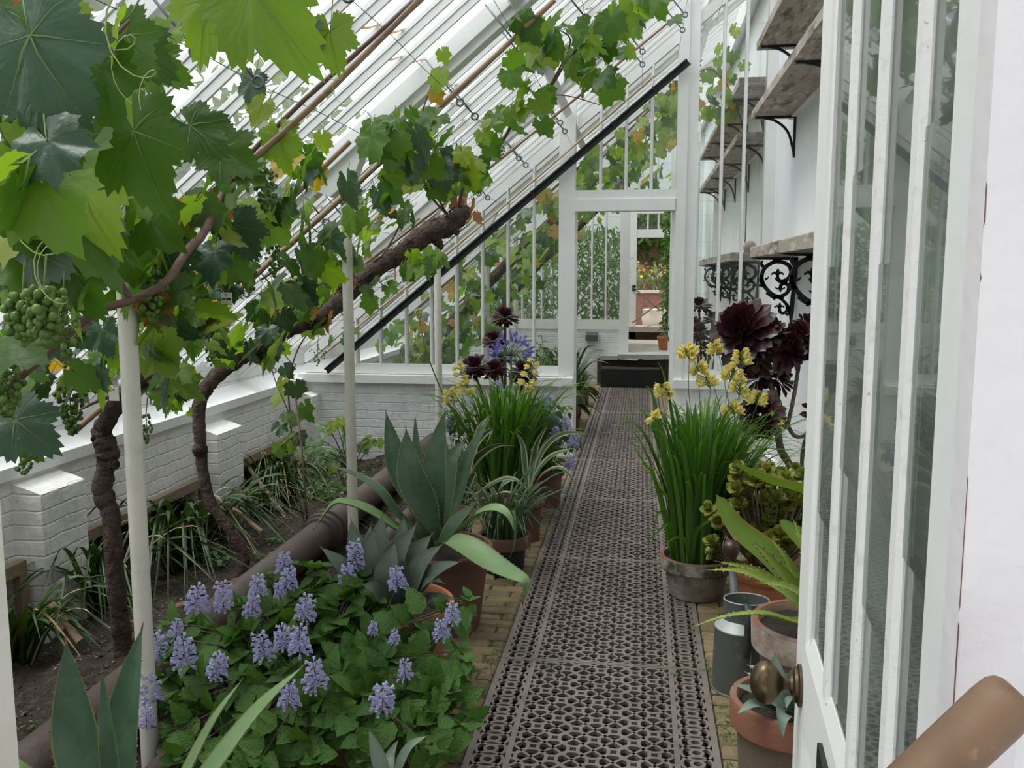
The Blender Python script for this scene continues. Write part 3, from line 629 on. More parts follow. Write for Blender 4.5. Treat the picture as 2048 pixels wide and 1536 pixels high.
mb = MB(); mb.obox(P(790, 552, 6.0), V((.007, 0, 0)), V((0, .002, 0)), V((0, 0, .085)))
tag(mb.build('cane_label', mat('orange_wood', (.45, .22, .07), .6)), 'narrow orange brown label strip hanging under the thick trunk end', 'label')
# thick tool handle leaning in front of the near door post
a, b = P(2018, 1398, .47), P(1846, 1552, .47); d = (b - a).normalized(); d.y = -.04; d.normalize()
L = (a.z - .012) / -d.z; mb = MB(); rr = .0155
prof = [a - d * .006, a - d * .004, a, a + d * .01, a + d * (L * .25), a + d * (L * .5), a + d * (L * .75), a + d * L]
mb.tube(prof, [rr * .55, rr * .8, rr * .95, rr, rr, rr * .97, rr, rr], 24)
tag(mb.build('tool_handle', HANDLE, smooth=True, auto=50), 'worn brown wooden tool handle leaning beside the near white door post', 'handle')
# ---------------------------------------------------------------- shelves and brackets on the back wall
def flat(mb, pts, ws, y, th, seg_close=False):     # flat iron strap following pts (x,z), half widths ws, thickness along y
    n = len(pts)
    if not hasattr(ws, '__len__'): ws = [ws] * n
    L = []; Rr = []
    for i in range(n):
        a, b = pts[max(i - 1, 0)], pts[min(i + 1, n - 1)]; d = V((b[0] - a[0], 0, b[1] - a[1]))
        d = d.normalized() if d.length > 1e-9 else V((1, 0, 0)); nn = V((-d.z, 0, d.x)) * ws[i]
        p = V((pts[i][0], y, pts[i][1])); L.append(p + nn); Rr.append(p - nn)
    o = V((0, th / 2, 0)); vs = [p - o for p in L] + [p - o for p in Rr] + [p + o for p in L] + [p + o for p in Rr]; fs = []
    for i in range(n - 1): fs += [(i, i + 1, n + i + 1, n + i), (2 * n + i, 3 * n + i, 3 * n + i + 1, 2 * n + i + 1), (i, 2 * n + i, 2 * n + i + 1, i + 1), (n + i, n + i + 1, 3 * n + i + 1, 3 * n + i)]
    fs += [(0, n, 3 * n, 2 * n), (n - 1, 3 * n - 1, 4 * n - 1, 2 * n - 1)]
    mb.add(vs, fs)
def scroll_bracket(mb, y, zt, s=.30):              # ornate scrolled bracket: origin at the top of the wall bar; crop units -> metres
    k = s / 650.0; q = lambda a, b: (XB - .012 - (1715 - a) * k, zt - (b - 300) * k)
    T = .012
    flat(mb, [q(1050, 300), q(1190, 318), q(1740, 322)], [4 * k, 16 * k, 24 * k], y, T)
    flat(mb, [q(1715, 305), q(1700, 700), q(1672, 1120), q(1672, 1320)], [32 * k, 28 * k, 36 * k, 4 * k], y, T)
    def arc(cx, cy, rx, ry, a0, a1, w0, w1, n=18):
        flat(mb, [q(cx + rx * math.cos(a), cy - ry * math.sin(a)) for a in [math.radians(a0 + (a1 - a0) * i / n) for i in range(n + 1)]], [(w0 + (w1 - w0) * i / n) * k for i in range(n + 1)], y, T)
    c = lambda L_, w, n=8: flat(mb, [q(*p) for p in cr(L_, n)], [(w[0] + (w[1] - w[0]) * i / ((len(L_) - 1) * n)) * k for i in range((len(L_) - 1) * n + 1)], y, T)
    # big ring and sweep
    c([(1440, 590), (1480, 640), (1540, 650), (1610, 610), (1650, 520), (1610, 420), (1500, 370), (1380, 380), (1270, 460), (1230, 580), (1260, 700), (1340, 800), (1430, 865), (1520, 870), (1600, 820), (1625, 740), (1590, 690), (1530, 690), (1500, 730)], (30, 26))
    c([(1230, 560), (1222, 640), (1270, 730)], (20, 34)); c([(1300, 820), (1400, 890), (1500, 900), (1590, 980), (1640, 1060)], (14, 26))
    c([(1500, 1060), (1520, 1110), (1570, 1120), (1610, 1080), (1610, 1010)], (24, 20)); c([(1640, 1060), (1640, 1120), (1600, 1150)], (14, 20))
    c([(1240, 350), (1215, 390), (1250, 440)], (12, 26)); c([(1245, 700), (1210, 715), (1170, 690)], (26, 5)); c([(1425, 880), (1425, 910), (1400, 920)], (24, 6)); c([(1280, 620), (1310, 610), (1330, 580)], (22, 4))
    c([(1640, 560), (1700, 520)], (20, 20)); c([(1610, 760), (1700, 760)], (24, 24)); c([(1440, 370), (1440, 330)], (60, 60)); c([(1560, 640), (1560, 700)], (40, 40)); c([(1500, 870), (1490, 910)], (70, 60))
    for (x, z, f) in ((1455, 550, 1.0), (1500, 745, .78), (1500, 1035, .8)):   # fleur de lis ends
        s_ = 1 if z != 745 else -1
        flat(mb, [q(x + 8, z + 50 * f * s_), q(x, z), q(x + 5, z - 55 * f * s_), q(x + 8, z - 90 * f * s_)], [22 * k * f, 18 * k * f, 24 * k * f, 2 * k], y, T)
        for e in (-1, 1): flat(mb, [q(x, z + 10 * s_), q(x + e * 45 * f, z - 28 * f * s_), q(x + e * 80 * f, z - 5 * f * s_), q(x + e * 88 * f, z + 10 * f * s_)], [14 * k, 18 * k * f, 14 * k * f, 3 * k], y, T)
def arm_bracket(mb, y, zt, w=.27, h=.25):
    x = XB - .006
    flat(mb, [(x - w, zt - .006), (x, zt - .006)], .0075, y, .026); flat(mb, [(x, zt), (x, zt - h)], .0085, y, .028); flat(mb, [(x, zt - h), (x, zt - h - .035)], [.012, .004], y, .02)
    flat(mb, cr([(x - w * .82, zt - .008), (x - w * .5, zt - .03), (x - w * .18, zt - h * .42), (x - .004, zt - h * .97)], 6), .0075, y, .018)
def shelf(lab, x0, y0, y1, z0, z1, ys, kind, burn=False):
    t = empty('wall_shelf', (XB, (y0 + y1) / 2, z0), lab, 'shelf', 'old board shelves on the back wall')
    mb = MB(); n = 14
    for i in range(1):
        mb.prism([(x0, z0), (XB - .035, z0), (XB - .035, z1), (x0 + .004, z1), (x0, z1 - .006)], y0, y1)
    mb.build('board', WOODW, t)
    if kind != 'scroll':
        mb = MB(); mb.prism([(XB - .035, z0 - .01), (XB - .001, z0 - .01), (XB - .001, z1 + .015), (XB - .035, z1 + .015)], y0, y1); mb.build('wall_batten', WHITE, t)
    for y in ys:
        mb = MB()
        if kind == 'scroll': scroll_bracket(mb, y, z0 - .002)
        else: arm_bracket(mb, y, z0 - .002)
        mb.build('bracket', BLACK, t)
    if burn:
        mb = MB()                                  # a letter burnt into the board end
        pts = [(.03 * math.cos(a) * .5, .02 * s_ + .02 * math.sin(a)) for s_, r0, r1 in ((.5, 30, 270), (-.5, 90, -150)) for a in [math.radians(r0 + (r1 - r0) * i / 8) for i in range(9)]]
        flat(mb, [(XB - .10 + p[0] * .75, z0 + .03 + p[1] * .6) for p in pts], .002, y0 - .0005, .001); mb.build('burnt_letter', mat('burnt_mark', (.20, .08, .05), .8), t)
shelf('weathered low shelf on scrolled black brackets, ending before the partition', .76, 1.6, 6.55, 1.672, 1.745, (6.30, 5.05, 3.8, 2.5), 'scroll')
shelf('weathered upper shelf of the near room, lower of its two high shelves', .76, 1.6, 6.72, 2.655, 2.715, (6.60, 4.95, 3.4, 2.0), 'arm')
shelf('weathered topmost shelf of the near room', .76, 1.6, 6.55, 3.09, 3.15, (6.42, 4.9, 3.3, 2.0), 'arm')
shelf('weathered low shelf on scrolled brackets beyond the partition, with a letter burnt in its end', .76, 7.95, 12.2, 1.672, 1.745, (8.2, 9.4, 10.6, 11.8), 'scroll', True)
shelf('lower of the two high shelves beyond the partition', .76, 7.68, 12.55, 2.655, 2.715, (8.0, 9.3, 10.6, 11.9, 12.4), 'arm')
shelf('topmost shelf beyond the partition', .76, 7.68, 12.55, 3.09, 3.15, (8.3, 9.6, 10.9, 12.2), 'arm')
mb = MB(); mb.lathe([(.03, 0), (.05, .015), (.058, .045), (.05, .075), (.028, .095), (.02, .10)], (.93, 8.05, 1.746), 18)
tag(mb.build('round_pot', TERRW, smooth=True), 'small round pot standing on the low shelf beyond the glass', 'pot')
# timber frames with wire mesh in front of the openings of the low wall
for i, (a, b, lab) in enumerate(((2.36, 3.72, 'timber mesh frame in the low wall at the left edge'), (4.14, 5.50, 'timber mesh frame between the two white piers'), (5.96, 7.28, 'timber mesh frame behind the young fig shoots'))):
    t = empty('mesh_frame', (-2.9, (a + b) / 2, -.25), lab, 'frame', 'mesh frames along the low wall')
    for r in ((a, b, .145, .205), (a, b, -.29, -.23), (a, a + .05, -.23, .145), (b - .05, b, -.23, .145)):
        mb = MB(); mb.box(-2.915, -2.875, r[0], r[1], r[2], r[3]); mb.build('rail', FRAMEW, t)
    mb = MB(); n = int((b - a) / .035)
    for k in range(n):
        y = a + .05 + k * .035
        mb.tube([(-2.90, min(y + .0175 * ((j + k) % 2), b), -.23 + j * .03) for j in range(13)], .0007, 3, cap=False)
    mb.build('wire_mesh', GREYI, t)
mb = MB(); a, b = P(497, 935, 6.05), G(570, 1031, -.02); mb.obox((a + b) / 2, (b - a) / 2, V((.006, 0, .006)), V((-.01, .02, .004)))
tag(mb.build('wooden_stake', FRAMEW), 'thin pale stake propped from the mesh frame down to the soil', 'stake')
for (p, q, lab) in (((462, 1012), (523, 1063), 'short pale wooden lath lying by the curved vine trunk foot'), ((100, 1205), (160, 1282), 'weathered grey lath leaning on the soil near the left edge')):
    a, b = G(*p, .10), G(*q, -.0); mb = MB(); mb.obox((a + b) / 2, (b - a) / 2, V((0, .018, 0)), V((.003, 0, .005))); tag(mb.build('wooden_lath', FRAMEW), lab, 'lath')
# ================================================================ leaf and flower builders
def vine_outline(n):
    out = []
    lobes = ((0, 1.0, 34), (52, .84, 30), (-52, .84, 30), (104, .66, 34), (-104, .66, 34), (148, .50, 26), (-148, .50, 26))
    for i in range(n):
        a = -166 + 332 * i / (n - 1); r = 0
        for c, l, w in lobes: r = max(r, l * (1 - .36 * min(1.4, abs(a - c) / w) ** 1.3))
        r *= 1 + (.06 if i % 2 else -.055); out.append((math.radians(a), r))
    return out
VO = {n: vine_outline(n) for n in (71, 39, 19)}
def frame_from(t, n):
    t = V(t).normalized(); n = V(n); n = n - t * n.dot(t)
    n = n.normalized() if n.length > 1e-6 else t.orthogonal().normalized()
    return t, t.cross(n), n
def vleaf(mb, pos, tip, nor, size, mi=0, lod=39, veins=False, vmi=4, droop=.25, fold=.15):
    T, B, Nn = frame_from(tip, nor); s = size * .62; O = VO[lod]; n = len(O); a = U(0, 6); asym = U(-.1, .1); wv = U(.03, .08); pos = V(pos)
    def pt(ang, r):
        u, v = r * math.cos(ang), r * math.sin(ang) * (1 + asym)
        h = -droop * (max(0, u) ** 2) + fold * abs(v) - .18 * v * v + wv * math.sin(u * 7 + a) * math.cos(v * 8 + a)
        return pos + (T * u + B * v + Nn * h) * s
    vs = [pt(0, .0)] + [pt(q, r * .52) for q, r in O] + [pt(q, r) for q, r in O]
    fs = [(0, 1 + i, 2 + i) for i in range(n - 1)] + [(1 + i, 1 + n + i, 2 + n + i, 2 + i) for i in range(n - 1)]
    mb.add(vs, fs, mi)
    if veins:
        for d in (0, 52, -52, 104, -104):
            q = math.radians(d); L = (1.0 if d == 0 else .8 if abs(d) < 60 else .58) * .93
            for e in (1, -1):
                va = []
                for k in range(5):
                    r = L * k / 4; w = .0085 * (1 - k / 4.6)
                    for z in (-1, 1):
                        p = pt(q, r) + (-T * math.sin(q) + B * math.cos(q)) * w * z * s + Nn * e * .0011; va.append(p)
                mb.add(va, [(2 * k, 2 * k + 1, 2 * k + 3, 2 * k + 2) for k in range(4)], vmi)
    return pos
def oleaf(mb, pos, tip, nor, L, W, mi=0, n=6, droop=.2, fold=.12, tooth=0.0, prof=None):
    """Ovate leaf with a folded midrib."""
    T, B, Nn = frame_from(tip, nor); pos = V(pos); vs = []; fs = []
    for i in range(n + 1):
        f = i / n; w = W * .5 * (prof(f) if prof else math.sin(PI * min(1, f * .92 + .08) ** .72) ** .9) if 0 < i < n else 0
        if tooth and 0 < i < n: w *= 1 + (tooth if i % 2 else -tooth)
        c = pos + T * (L * f) - Nn * (droop * L * f * f)
        vs += [c - B * w + Nn * fold * w, c - B * w * .5 - Nn * .02 * w, c, c + B * w * .5 - Nn * .02 * w, c + B * w + Nn * fold * w]
    for i in range(n): fs += [(5 * i + k, 5 * i + 5 + k, 5 * i + 6 + k, 5 * i + 1 + k) for k in range(4)]
    mb.add(vs, fs, mi)
def blade(mb, pts, w, nor, mi=0, n=8, fold=.35, prof=None, twist=0.0, stripe=None, sp=.45):
    p = [V(q) for q in cr(pts, n)]; m = len(p); vs = []; fs = []; ms = []; nor = V(nor)
    for i in range(m):
        t = (p[min(i + 1, m - 1)] - p[max(i - 1, 0)]).normalized(); f = i / (m - 1)
        nn = nor - t * nor.dot(t); nn = nn.normalized() if nn.length > 1e-6 else t.orthogonal().normalized()
        if twist: nn = Matrix.Rotation(twist * f, 3, t) @ nn
        b = t.cross(nn); ww = w * .5 * (prof(f) if prof else (1 - f ** 2.6) * (.75 + .5 * min(1, f * 3) * (1 - f)))
        if stripe is None: vs += [p[i] - b * ww + nn * ww * fold, p[i], p[i] + b * ww + nn * ww * fold]
        else: vs += [p[i] - b * ww + nn * ww * fold, p[i] - b * ww * sp, p[i], p[i] + b * ww * sp, p[i] + b * ww + nn * ww * fold]
    k = 3 if stripe is None else 5
    for i in range(m - 1):
        for j in range(k - 1): fs.append((k * i + j, k * i + k + j, k * i + k + 1 + j, k * i + 1 + j)); ms.append(mi if stripe is None else (stripe if j in (0, 3) else mi))
    mb.add(vs, fs, ms)
def aprof(f): return (.80 - .25 * min(1, f / .12)) if f < .12 else ((.55 + .45 * math.sin((f - .12) / .38 * PI / 2)) if f < .5 else max(0.0, 1 - ((f - .5) / .5) ** 1.65))
def agave(mb, pts, W, nor, n=7, thick=.10, gut=.35, teeth=26, mi=0, me=1, mt=2, ts=1.0, prof=aprof, cream=False, spine=True):
    """Thick agave leaf: channelled face, keeled back, pale toothed margin and a dark end spine. nor points to the hollow side."""
    p = [V(q) for q in cr(pts, n)]; m = len(p); vs = []; fs = []; ms = []; nor = V(nor).normalized(); ed = [[], []]
    ce = .60 if cream else .93; cs = (-1, -ce, -.45, 0, .45, ce, 1)
    L = sum((p[i + 1] - p[i]).length for i in range(m - 1)); acc = [0]
    for i in range(m - 1): acc.append(acc[-1] + (p[i + 1] - p[i]).length)
    nn = nor
    for i in range(m):
        t = (p[min(i + 1, m - 1)] - p[max(i - 1, 0)]).normalized(); f = acc[i] / L
        nn = nn - t * nn.dot(t); nn.normalize(); b = t.cross(nn); w = W * .5 * prof(f); th = W * thick * (1 - f * .75)
        for c in cs: vs.append(p[i] + b * (c * w) + nn * (gut * w * c * c))
        for c in reversed(cs[1:-1]): vs.append(p[i] + b * (c * w * .98) + nn * (gut * w * c * c - th * (1 - c * c)))
        ed[0].append((p[i] - b * w + nn * gut * w, -b, t, w)); ed[1].append((p[i] + b * w + nn * gut * w, b, t, w))
    k = 12
    for i in range(m - 1):
        for j in range(k):
            j2 = (j + 1) % k; fs.append((k * i + j, k * i + j2, k * i + k + j2, k * i + k + j))
            ms.append(me if j in (0, 5) or (cream and j in (6, 11)) else mi)
    mb.add(vs, fs, ms)
    for e in ed:
        for q in range(teeth):
            f = (q + .5 + U(-.2, .2)) / teeth * .93; x = f * (m - 1); i = int(x); g = x - i
            a, o, t, w = e[i]; a2 = e[min(i + 1, m - 1)][0]; c = a.lerp(a2, g); s = W * .030 * ts * (.6 + .6 * math.sin(PI * f))
            mb.add([c - t * s * .9, c + t * s * .9, c + o * s * 1.5 + t * s * .6 + V((0, 0, .0))], [(0, 1, 2)], me if U(0, 1) < .5 else mt)
    if spine:
        t = (p[-1] - p[-2]).normalized(); mb.tube([p[-1] - t * W * .06, p[-1] + t * W * .06, p[-1] + t * W * .17], [W * .03, W * .02, .0003], 6, mt)
def pot(name, c, rt, rb, h, m, rim=.05, parent=None, wall=.014, soil=.03, sm_=POTSOIL, rimw=.012, body=None, lip=None):
    """Flower pot with a rolled rim and its earth; c is the centre of the base."""
    mb = MB()
    pr = [(rb * .96, 0), (rb, .006)]
    rr = lambda z: rb + (rt - rimw - rb) * z / h
    pr += [(rr(h * f), h * f) for f in (.25, .5, .75)] + [(rr(h - rim), h - rim)] + [(rt - .004, h - rim + .002), (rt, h - rim + .008), (rt + .003, h - .008), (rt, h - .001), (rt - .004, h), (rt - wall, h), (rt - wall - .004, h - .006), (rt - wall - .008, h - soil - .01)]
    mb.lathe(pr, c, 40)
    if body: mb.m = [1 if max(i for i in f) < 40 * 6 else 0 for f in mb.f]
    o = mb.build('pot', [m, body] if body else m, parent, smooth=True, auto=28)
    if lip: q = MB(); q.lathe([(rt - .001, h - .008), (rt + .0025, h - .004), (rt - .002, h + .0015), (rt - wall, h + .001), (rt - wall - .003, h - .006)], c, 40, 0, False); q.build('lip', lip, o, smooth=True, auto=40)
    mb = MB(); r = rt - wall - .006; n = 26; vs = [V(c) + V((0, 0, h - soil + .008))]
    for q in (.5, 1):
        for k in range(n): a = 2 * PI * k / n; vs.append(V(c) + V((r * q * math.cos(a), r * q * math.sin(a), h - soil + U(-.006, .006))))
    mb.add(vs, [(0, 1 + k, 1 + (k + 1) % n) for k in range(n)] + [(1 + k, 1 + n + k, 1 + n + (k + 1) % n, 1 + (k + 1) % n) for k in range(n)]); mb.build('soil', sm_, parent, smooth=True)
    return o
# ================================================================ grape vines
VM = [LV, LVL, LVD, LVA, VEIN, DEADL, GSTEM]
class Sub:
    def __init__(s, mb, mi): s.mb = mb; s.mi = mi
    def tube(s, p, r, seg=8, mi=0, cap=True): s.mb.tube(p, r, seg, s.mi, cap)
def pick(w=(.55, .25, .16, .04)):
    x = U(0, 1)
    for i, q in enumerate(w):
        x -= q
        if x < 0: return i
    return 0
LN = V((-.55, -.12, .82))
def scatter(mb, st, cl, w=(.55, .25, .16, .04), lod=39, dens=.8):
    for (px, py, rx, ry, n, o0, o1, sz) in cl:
        for _ in range(max(3, int(n * dens))):
            a, q = U(0, 2 * PI), math.sqrt(U(0, 1)); x, y = px + rx * q * math.cos(a), py + ry * q * math.sin(a)
            p = S(x, y, U(o0, o1))
            if p.y > 7.2 or p.y < .8: continue
            put(mb, st, p, sz * U(.7, 1.15), pick(w), lod)
def put(mb, st, p, size, mi, lod=39, nor=None, tip=None, veins=False):
    if nor is None: nor = LN + rvec(.42) + V((0, -.35, 0))
    if tip is None: tip = V((U(-.8, .8), U(-.8, .5), U(-1.0, -.1)))
    vleaf(mb, p, tip, nor, size, mi, lod, veins, 4, U(.1, .45), U(.05, .25))
    T, B, Nn = frame_from(tip, nor); e = p - T * size * U(.25, .5) + V((0, 0, size * U(.05, .2))) - Nn * size * .15
    st.tube([p, p.lerp(e, .5) - V((0, 0, size * .06)), e], [.0013, .0015, .0018], 4)
def bunch(name, p, L, W, n, parent, r=.0085, loose=0.0):
    mb = MB(); p = V(p); st = MB(); st.tube([p + V((.01, 0, .07)), p, p - V((0, 0, L * .9))], [.0022, .002, .0012], 5)
    for i in range(n):
        f = (i + .5) / n; z = -L * f; rad = W * .5 * (1 - f ** 2.2) ** .6 * (.55 + .45 * min(1, f * 6)); a = i * 2.39996 + U(-.4, .4); q = U(.55, 1.0) if i % 3 else U(.1, .6)
        c = p + V((rad * q * math.cos(a), rad * q * math.sin(a), z + U(-.008, .008))); rr = r * U(.75, 1.12)
        mb.sphere(c, rr, 0, 1.08, 8, 6)
        if loose or i % 4 == 0: st.tube([p + V((0, 0, z + .012)), c], [.0008, .0006], 3, cap=False)
    o = mb.build(name, GRAPE, parent, smooth=True); st.build('bunch_stalk', GSTEM, o)
def tendrils(parent, L):
    tm = mat('tendril_green', (.30, .38, .10), .5)
    for (px, py, off) in L:
        mb = MB(); p = S(px, py, off); a = U(0, 6); pts = []
        for k in range(16):
            f = k / 15; r = .012 + .03 * (1 - f); pts.append(p + V((math.cos(a + f * 8) * r + f * .04, -.02 * f, -f * .13 + math.sin(a + f * 8) * r)))
        mb.tube(pts, [.0014 - .0008 * k / 15 for k in range(16)], 4, cap=False); mb.build('tendril', tm, parent)
def trunkpath(mb, L, seg=12, knob=.16, mi=0):
    q = cr(L, 8); pts = [V(p[:3]) for p in q]; rad = [max(.002, p[3] * (1 + knob * math.sin(i * 1.7) * math.sin(i * .61 + 1))) for i, p in enumerate(q)]
    pts = [p + rvec(.06) * r * .6 for p, r in zip(pts, rad)]
    mb.tube(pts, rad, seg, mi)
def pl(L):                                          # (px, py, off, radius) on the hanging plane
    return [(*S(a, b, c), r) for a, b, c, r in L]
def pY(L): return [(*P(a, b, c), r) for a, b, c, r in L]
# ---- the vine with the curved trunk (standing beside the brown pipe)
b0 = G(481, 1150, -.05)
v2 = empty('grape_vine', b0, 'old grape vine with a smooth curved trunk and thick sloping arm', 'vine', 'grape vines')
mb = MB()
arm = pY([(484, 1160, 4.22, .034), (486, 1110, 4.22, .031), (462, 1062, 4.22, .030), (424, 1010, 4.22, .029), (406, 945, 4.22, .029), (400, 870, 4.22, .031), (400, 805, 4.24, .034), (424, 762, 4.28, .039), (470, 722, 4.36, .042), (530, 685, 4.5, .042), (580, 655, 4.65, .043), (640, 636, 4.85, .047), (690, 592, 5.0, .05), (740, 545, 5.12, .052), (800, 508, 5.25, .055), (855, 466, 5.35, .066), (895, 452, 5.42, .062), (922, 432, 5.45, .05), (930, 415, 5.48, .03)])
trunkpath(mb, arm, 14, .10)
for a, b in (((640, 640, 4.85), (632, 622, 4.84)), ((868, 468, 5.38), (884, 498, 5.36)), ((690, 592, 5.0), (676, 556, 5.0)), ((400, 900, 4.2), (390, 893, 4.19)), ((905, 440, 5.42), (915, 470, 5.4))):
    trunkpath(mb, [(*P(*a), .035), (*(P(*a).lerp(P(*b), .6)), .028), (*P(*b), .014)], 9, .2)
for i in range(150):                               # shaggy strips of bark on the arm
    f = R.randrange(9, len(arm) - 2); a = V(arm[f][:3]).lerp(V(arm[f + 1][:3]), U(0, 1)); r = arm[f][3]; d = (V(arm[f + 1][:3]) - V(arm[f][:3])).normalized(); n_ = d.cross(rvec()).normalized()
    mb.tube([a + n_ * r * .98, a + n_ * r * 1.12 + d * .03, a + n_ * r * U(1.0, 1.35) + d * U(.05, .10)], [.003, .003, .001], 4)
mb.build('trunk', BARK, v2, smooth=True)
mb = MB(); lf = MB(); st = Sub(lf, 6)
canes = [[(918, 425, .62, .013), (930, 368, .52, .010), (1003, 284, .47, .0095), (1034, 232, .46, .009), (1095, 181, .45, .008), (1140, 113, .45, .007), (1201, 48, .45, .006), (1262, -12, .45, .005)],
         [(640, 628, .6, .012), (610, 575, .6, .010), (598, 520, .55, .008), (520, 560, .5, .005)], [(612, 590, .6, .009), (620, 480, .5, .006), (612, 410, .45, .004)],
         [(612, 590, .6, .009), (680, 480, .5, .006), (730, 400, .45, .004), (790, 350, .42, .003)], [(900, 440, .6, .008), (850, 340, .45, .005), (842, 240, .36, .003), (880, 130, .30, .002)],
         [(1034, 232, .46, .006), (1110, 190, .5, .004), (1200, 210, .55, .003)], [(1095, 181, .45, .006), (1140, 90, .5, .004), (1120, 60, .5, .003)], [(905, 440, .6, .008), (860, 390, .5, .006), (835, 330, .45, .004), (760, 280, .42, .003)],
         [(745, 540, .6, .007), (790, 470, .5, .005), (815, 400, .45, .003)]]
for c in canes: trunkpath(mb, pl(c), 7, .12)
scatter(lf, st, [(830, 300, 95, 75, 62, .34, .62, .17), (760, 410, 80, 50, 26, .4, .7, .17), (900, 350, 70, 45, 26, .35, .6, .17), (800, 250, 60, 40, 16, .3, .5, .14), (950, 330, 40, 60, 12, .35, .6, .15)], (.5, .22, .26, .02))
scatter(lf, st, [(1045, 110, 50, 80, 17, .38, .6, .17), (1130, 90, 70, 60, 26, .38, .62, .18), (1060, 215, 40, 55, 14, .42, .65, .17), (1190, 120, 50, 60, 16, .4, .65, .18), (1230, 60, 60, 50, 18, .4, .62, .18), (1300, 20, 60, 30, 16, .4, .6, .2), (1000, 260, 40, 40, 8, .4, .6, .16)], (.52, .38, .10, 0))
scatter(lf, st, [(620, 560, 70, 60, 34, .42, .75, .17), (570, 620, 70, 50, 30, .5, .85, .17), (700, 480, 60, 50, 22, .45, .7, .16), (510, 690, 60, 35, 22, .55, .8, .17), (840, 520, 40, 28, 12, .6, .8, .17), (760, 570, 45, 25, 8, .6, .8, .15), (660, 660, 40, 30, 8, .6, .8, .15), (420, 660, 60, 50, 24, .5, .85, .18)], (.48, .3, .18, .04), dens=.85)
for (px, py, off, s, mi) in ((880, 150, .36, .13, 1), (885, 105, .3, .09, 1), (870, 185, .4, .10, 3), (645, 275, .36, .11, 1), (630, 340, .42, .15, 3), (560, 300, .4, .2, 1), (866, 510, .62, .24, 1), (740, 600, .7, .16, 0), (1222, 165, .52, .26, 0), (1170, 130, .5, .22, 0)):
    put(lf, st, S(px, py, off), s, mi, 39, V((-.3, -.9, .35)) + rvec(.2), V((U(-.3, .5), U(-.2, .2), -.9)))
for (px, py, off) in ((928, 395, .5), (945, 405, .5), (915, 405, .52), (938, 425, .55), (700, 560, .62), (690, 545, .6), (955, 430, .55)):
    put(lf, st, S(px, py, off), U(.12, .17), 5, 39, rvec(1), V((U(-.4, .4), 0, -1)))
mb.build('cane', CANE, v2, smooth=True); lf.build('foliage', VM, v2, smooth=True)
for (px, py, off, L, W, n, lo) in ((530, 335, .5, .15, .095, 50, 0), (555, 575, .55, .16, .09, 46, 0), (545, 470, .5, .17, .08, 45, 0), (500, 520, .52, .13, .08, 34, 0), (635, 690, .7, .13, .11, 26, 1), (1000, 285, .5, .09, .07, 24, 1), (665, 590, .55, .14, .09, 34, 1)):
    bunch('grape_bunch', S(px, py, off), L, W, n, v2, .0085 if not lo else .0062, lo)
tendrils(v2, [(600, 470, .5), (690, 430, .5), (745, 560, .6), (880, 330, .4), (660, 120, .4), (610, 610, .6)])
# ---- the gnarled vine beside the first pole
b1 = G(243, 1300, -.03)
v1 = empty('grape_vine', b1, 'knotty grape vine trunk standing upright left of the first cream pole, laden with grapes', 'vine', 'grape vines')
mb = MB()
tr = pY([(247, 1312, 3.3, .042), (240, 1240, 3.28, .038), (228, 1120, 3.26, .036), (222, 1030, 3.25, .036), (205, 985, 3.25, .041), (212, 930, 3.25, .036), (215, 905, 3.25, .045), (204, 872, 3.25, .040), (208, 852, 3.25, .036), (222, 830, 3.24, .034), (243, 795, 3.22, .035), (275, 770, 3.2, .034), (300, 752, 3.2, .030)])
trunkpath(mb, tr, 14, .10)
for a, b, r in (((222, 928, 3.24), (233, 930, 3.22), .022), ((202, 882, 3.24), (190, 878, 3.22), .026), ((200, 890, 3.24), (190, 892, 3.22), .016), ((203, 985, 3.24), (196, 985, 3.23), .026), ((300, 752, 3.2), (322, 738, 3.2), .026)):
    trunkpath(mb, [(*P(*a), r), (*(P(*a).lerp(P(*b), .6)), r), (*P(*b), r * .6)], 9, .1)
mb.build('trunk', BARK, v1, smooth=True)
mb = MB(); lf = MB(); st = Sub(lf, 6)
for c in ([(300, 752, .83, .022), (330, 735, .8, .018), (345, 690, .7, .014), (350, 600, .6, .011), (400, 545, .5, .009)], [(322, 738, .8, .012), (370, 770, .85, .007), (395, 775, .85, .004)], [(345, 690, .7, .011), (420, 640, .6, .009), (480, 560, .5, .006)],
          [(260, 780, .85, .012), (200, 800, .8, .007), (160, 820, .8, .004)]): trunkpath(mb, pl(c), 8, .12)
scatter(lf, st, [(350, 640, 60, 60, 26, .55, .9, .17), (330, 740, 50, 50, 24, .7, .95, .16), (370, 800, 30, 40, 14, .75, .9, .11), (260, 690, 50, 50, 16, .42, .62, .17), (180, 740, 50, 30, 8, .45, .62, .17), (310, 590, 50, 50, 18, .5, .8, .18), (420, 540, 60, 50, 26, .45, .75, .17), (400, 450, 70, 50, 24, .42, .7, .17), (480, 440, 70, 50, 26, .42, .65, .17), (560, 420, 60, 40, 20, .4, .6, .17), (480, 340, 60, 60, 16, .38, .55, .17), (590, 350, 50, 50, 14, .38, .55, .15), (180, 760, 40, 25, 6, .8, .9, .15)], (.44, .36, .15, .05), dens=.68)
scatter(lf, st, [(120, 700, 110, 70, 22, .40, .58, .18), (50, 770, 60, 30, 7, .45, .65, .17), (180, 480, 80, 60, 24, .5, .8, .17), (80, 450, 80, 60, 22, .5, .8, .18), (270, 440, 70, 60, 18, .45, .7, .18)], (.42, .42, .13, .03), dens=.6)
mb.build('cane', CANE, v1, smooth=True); 
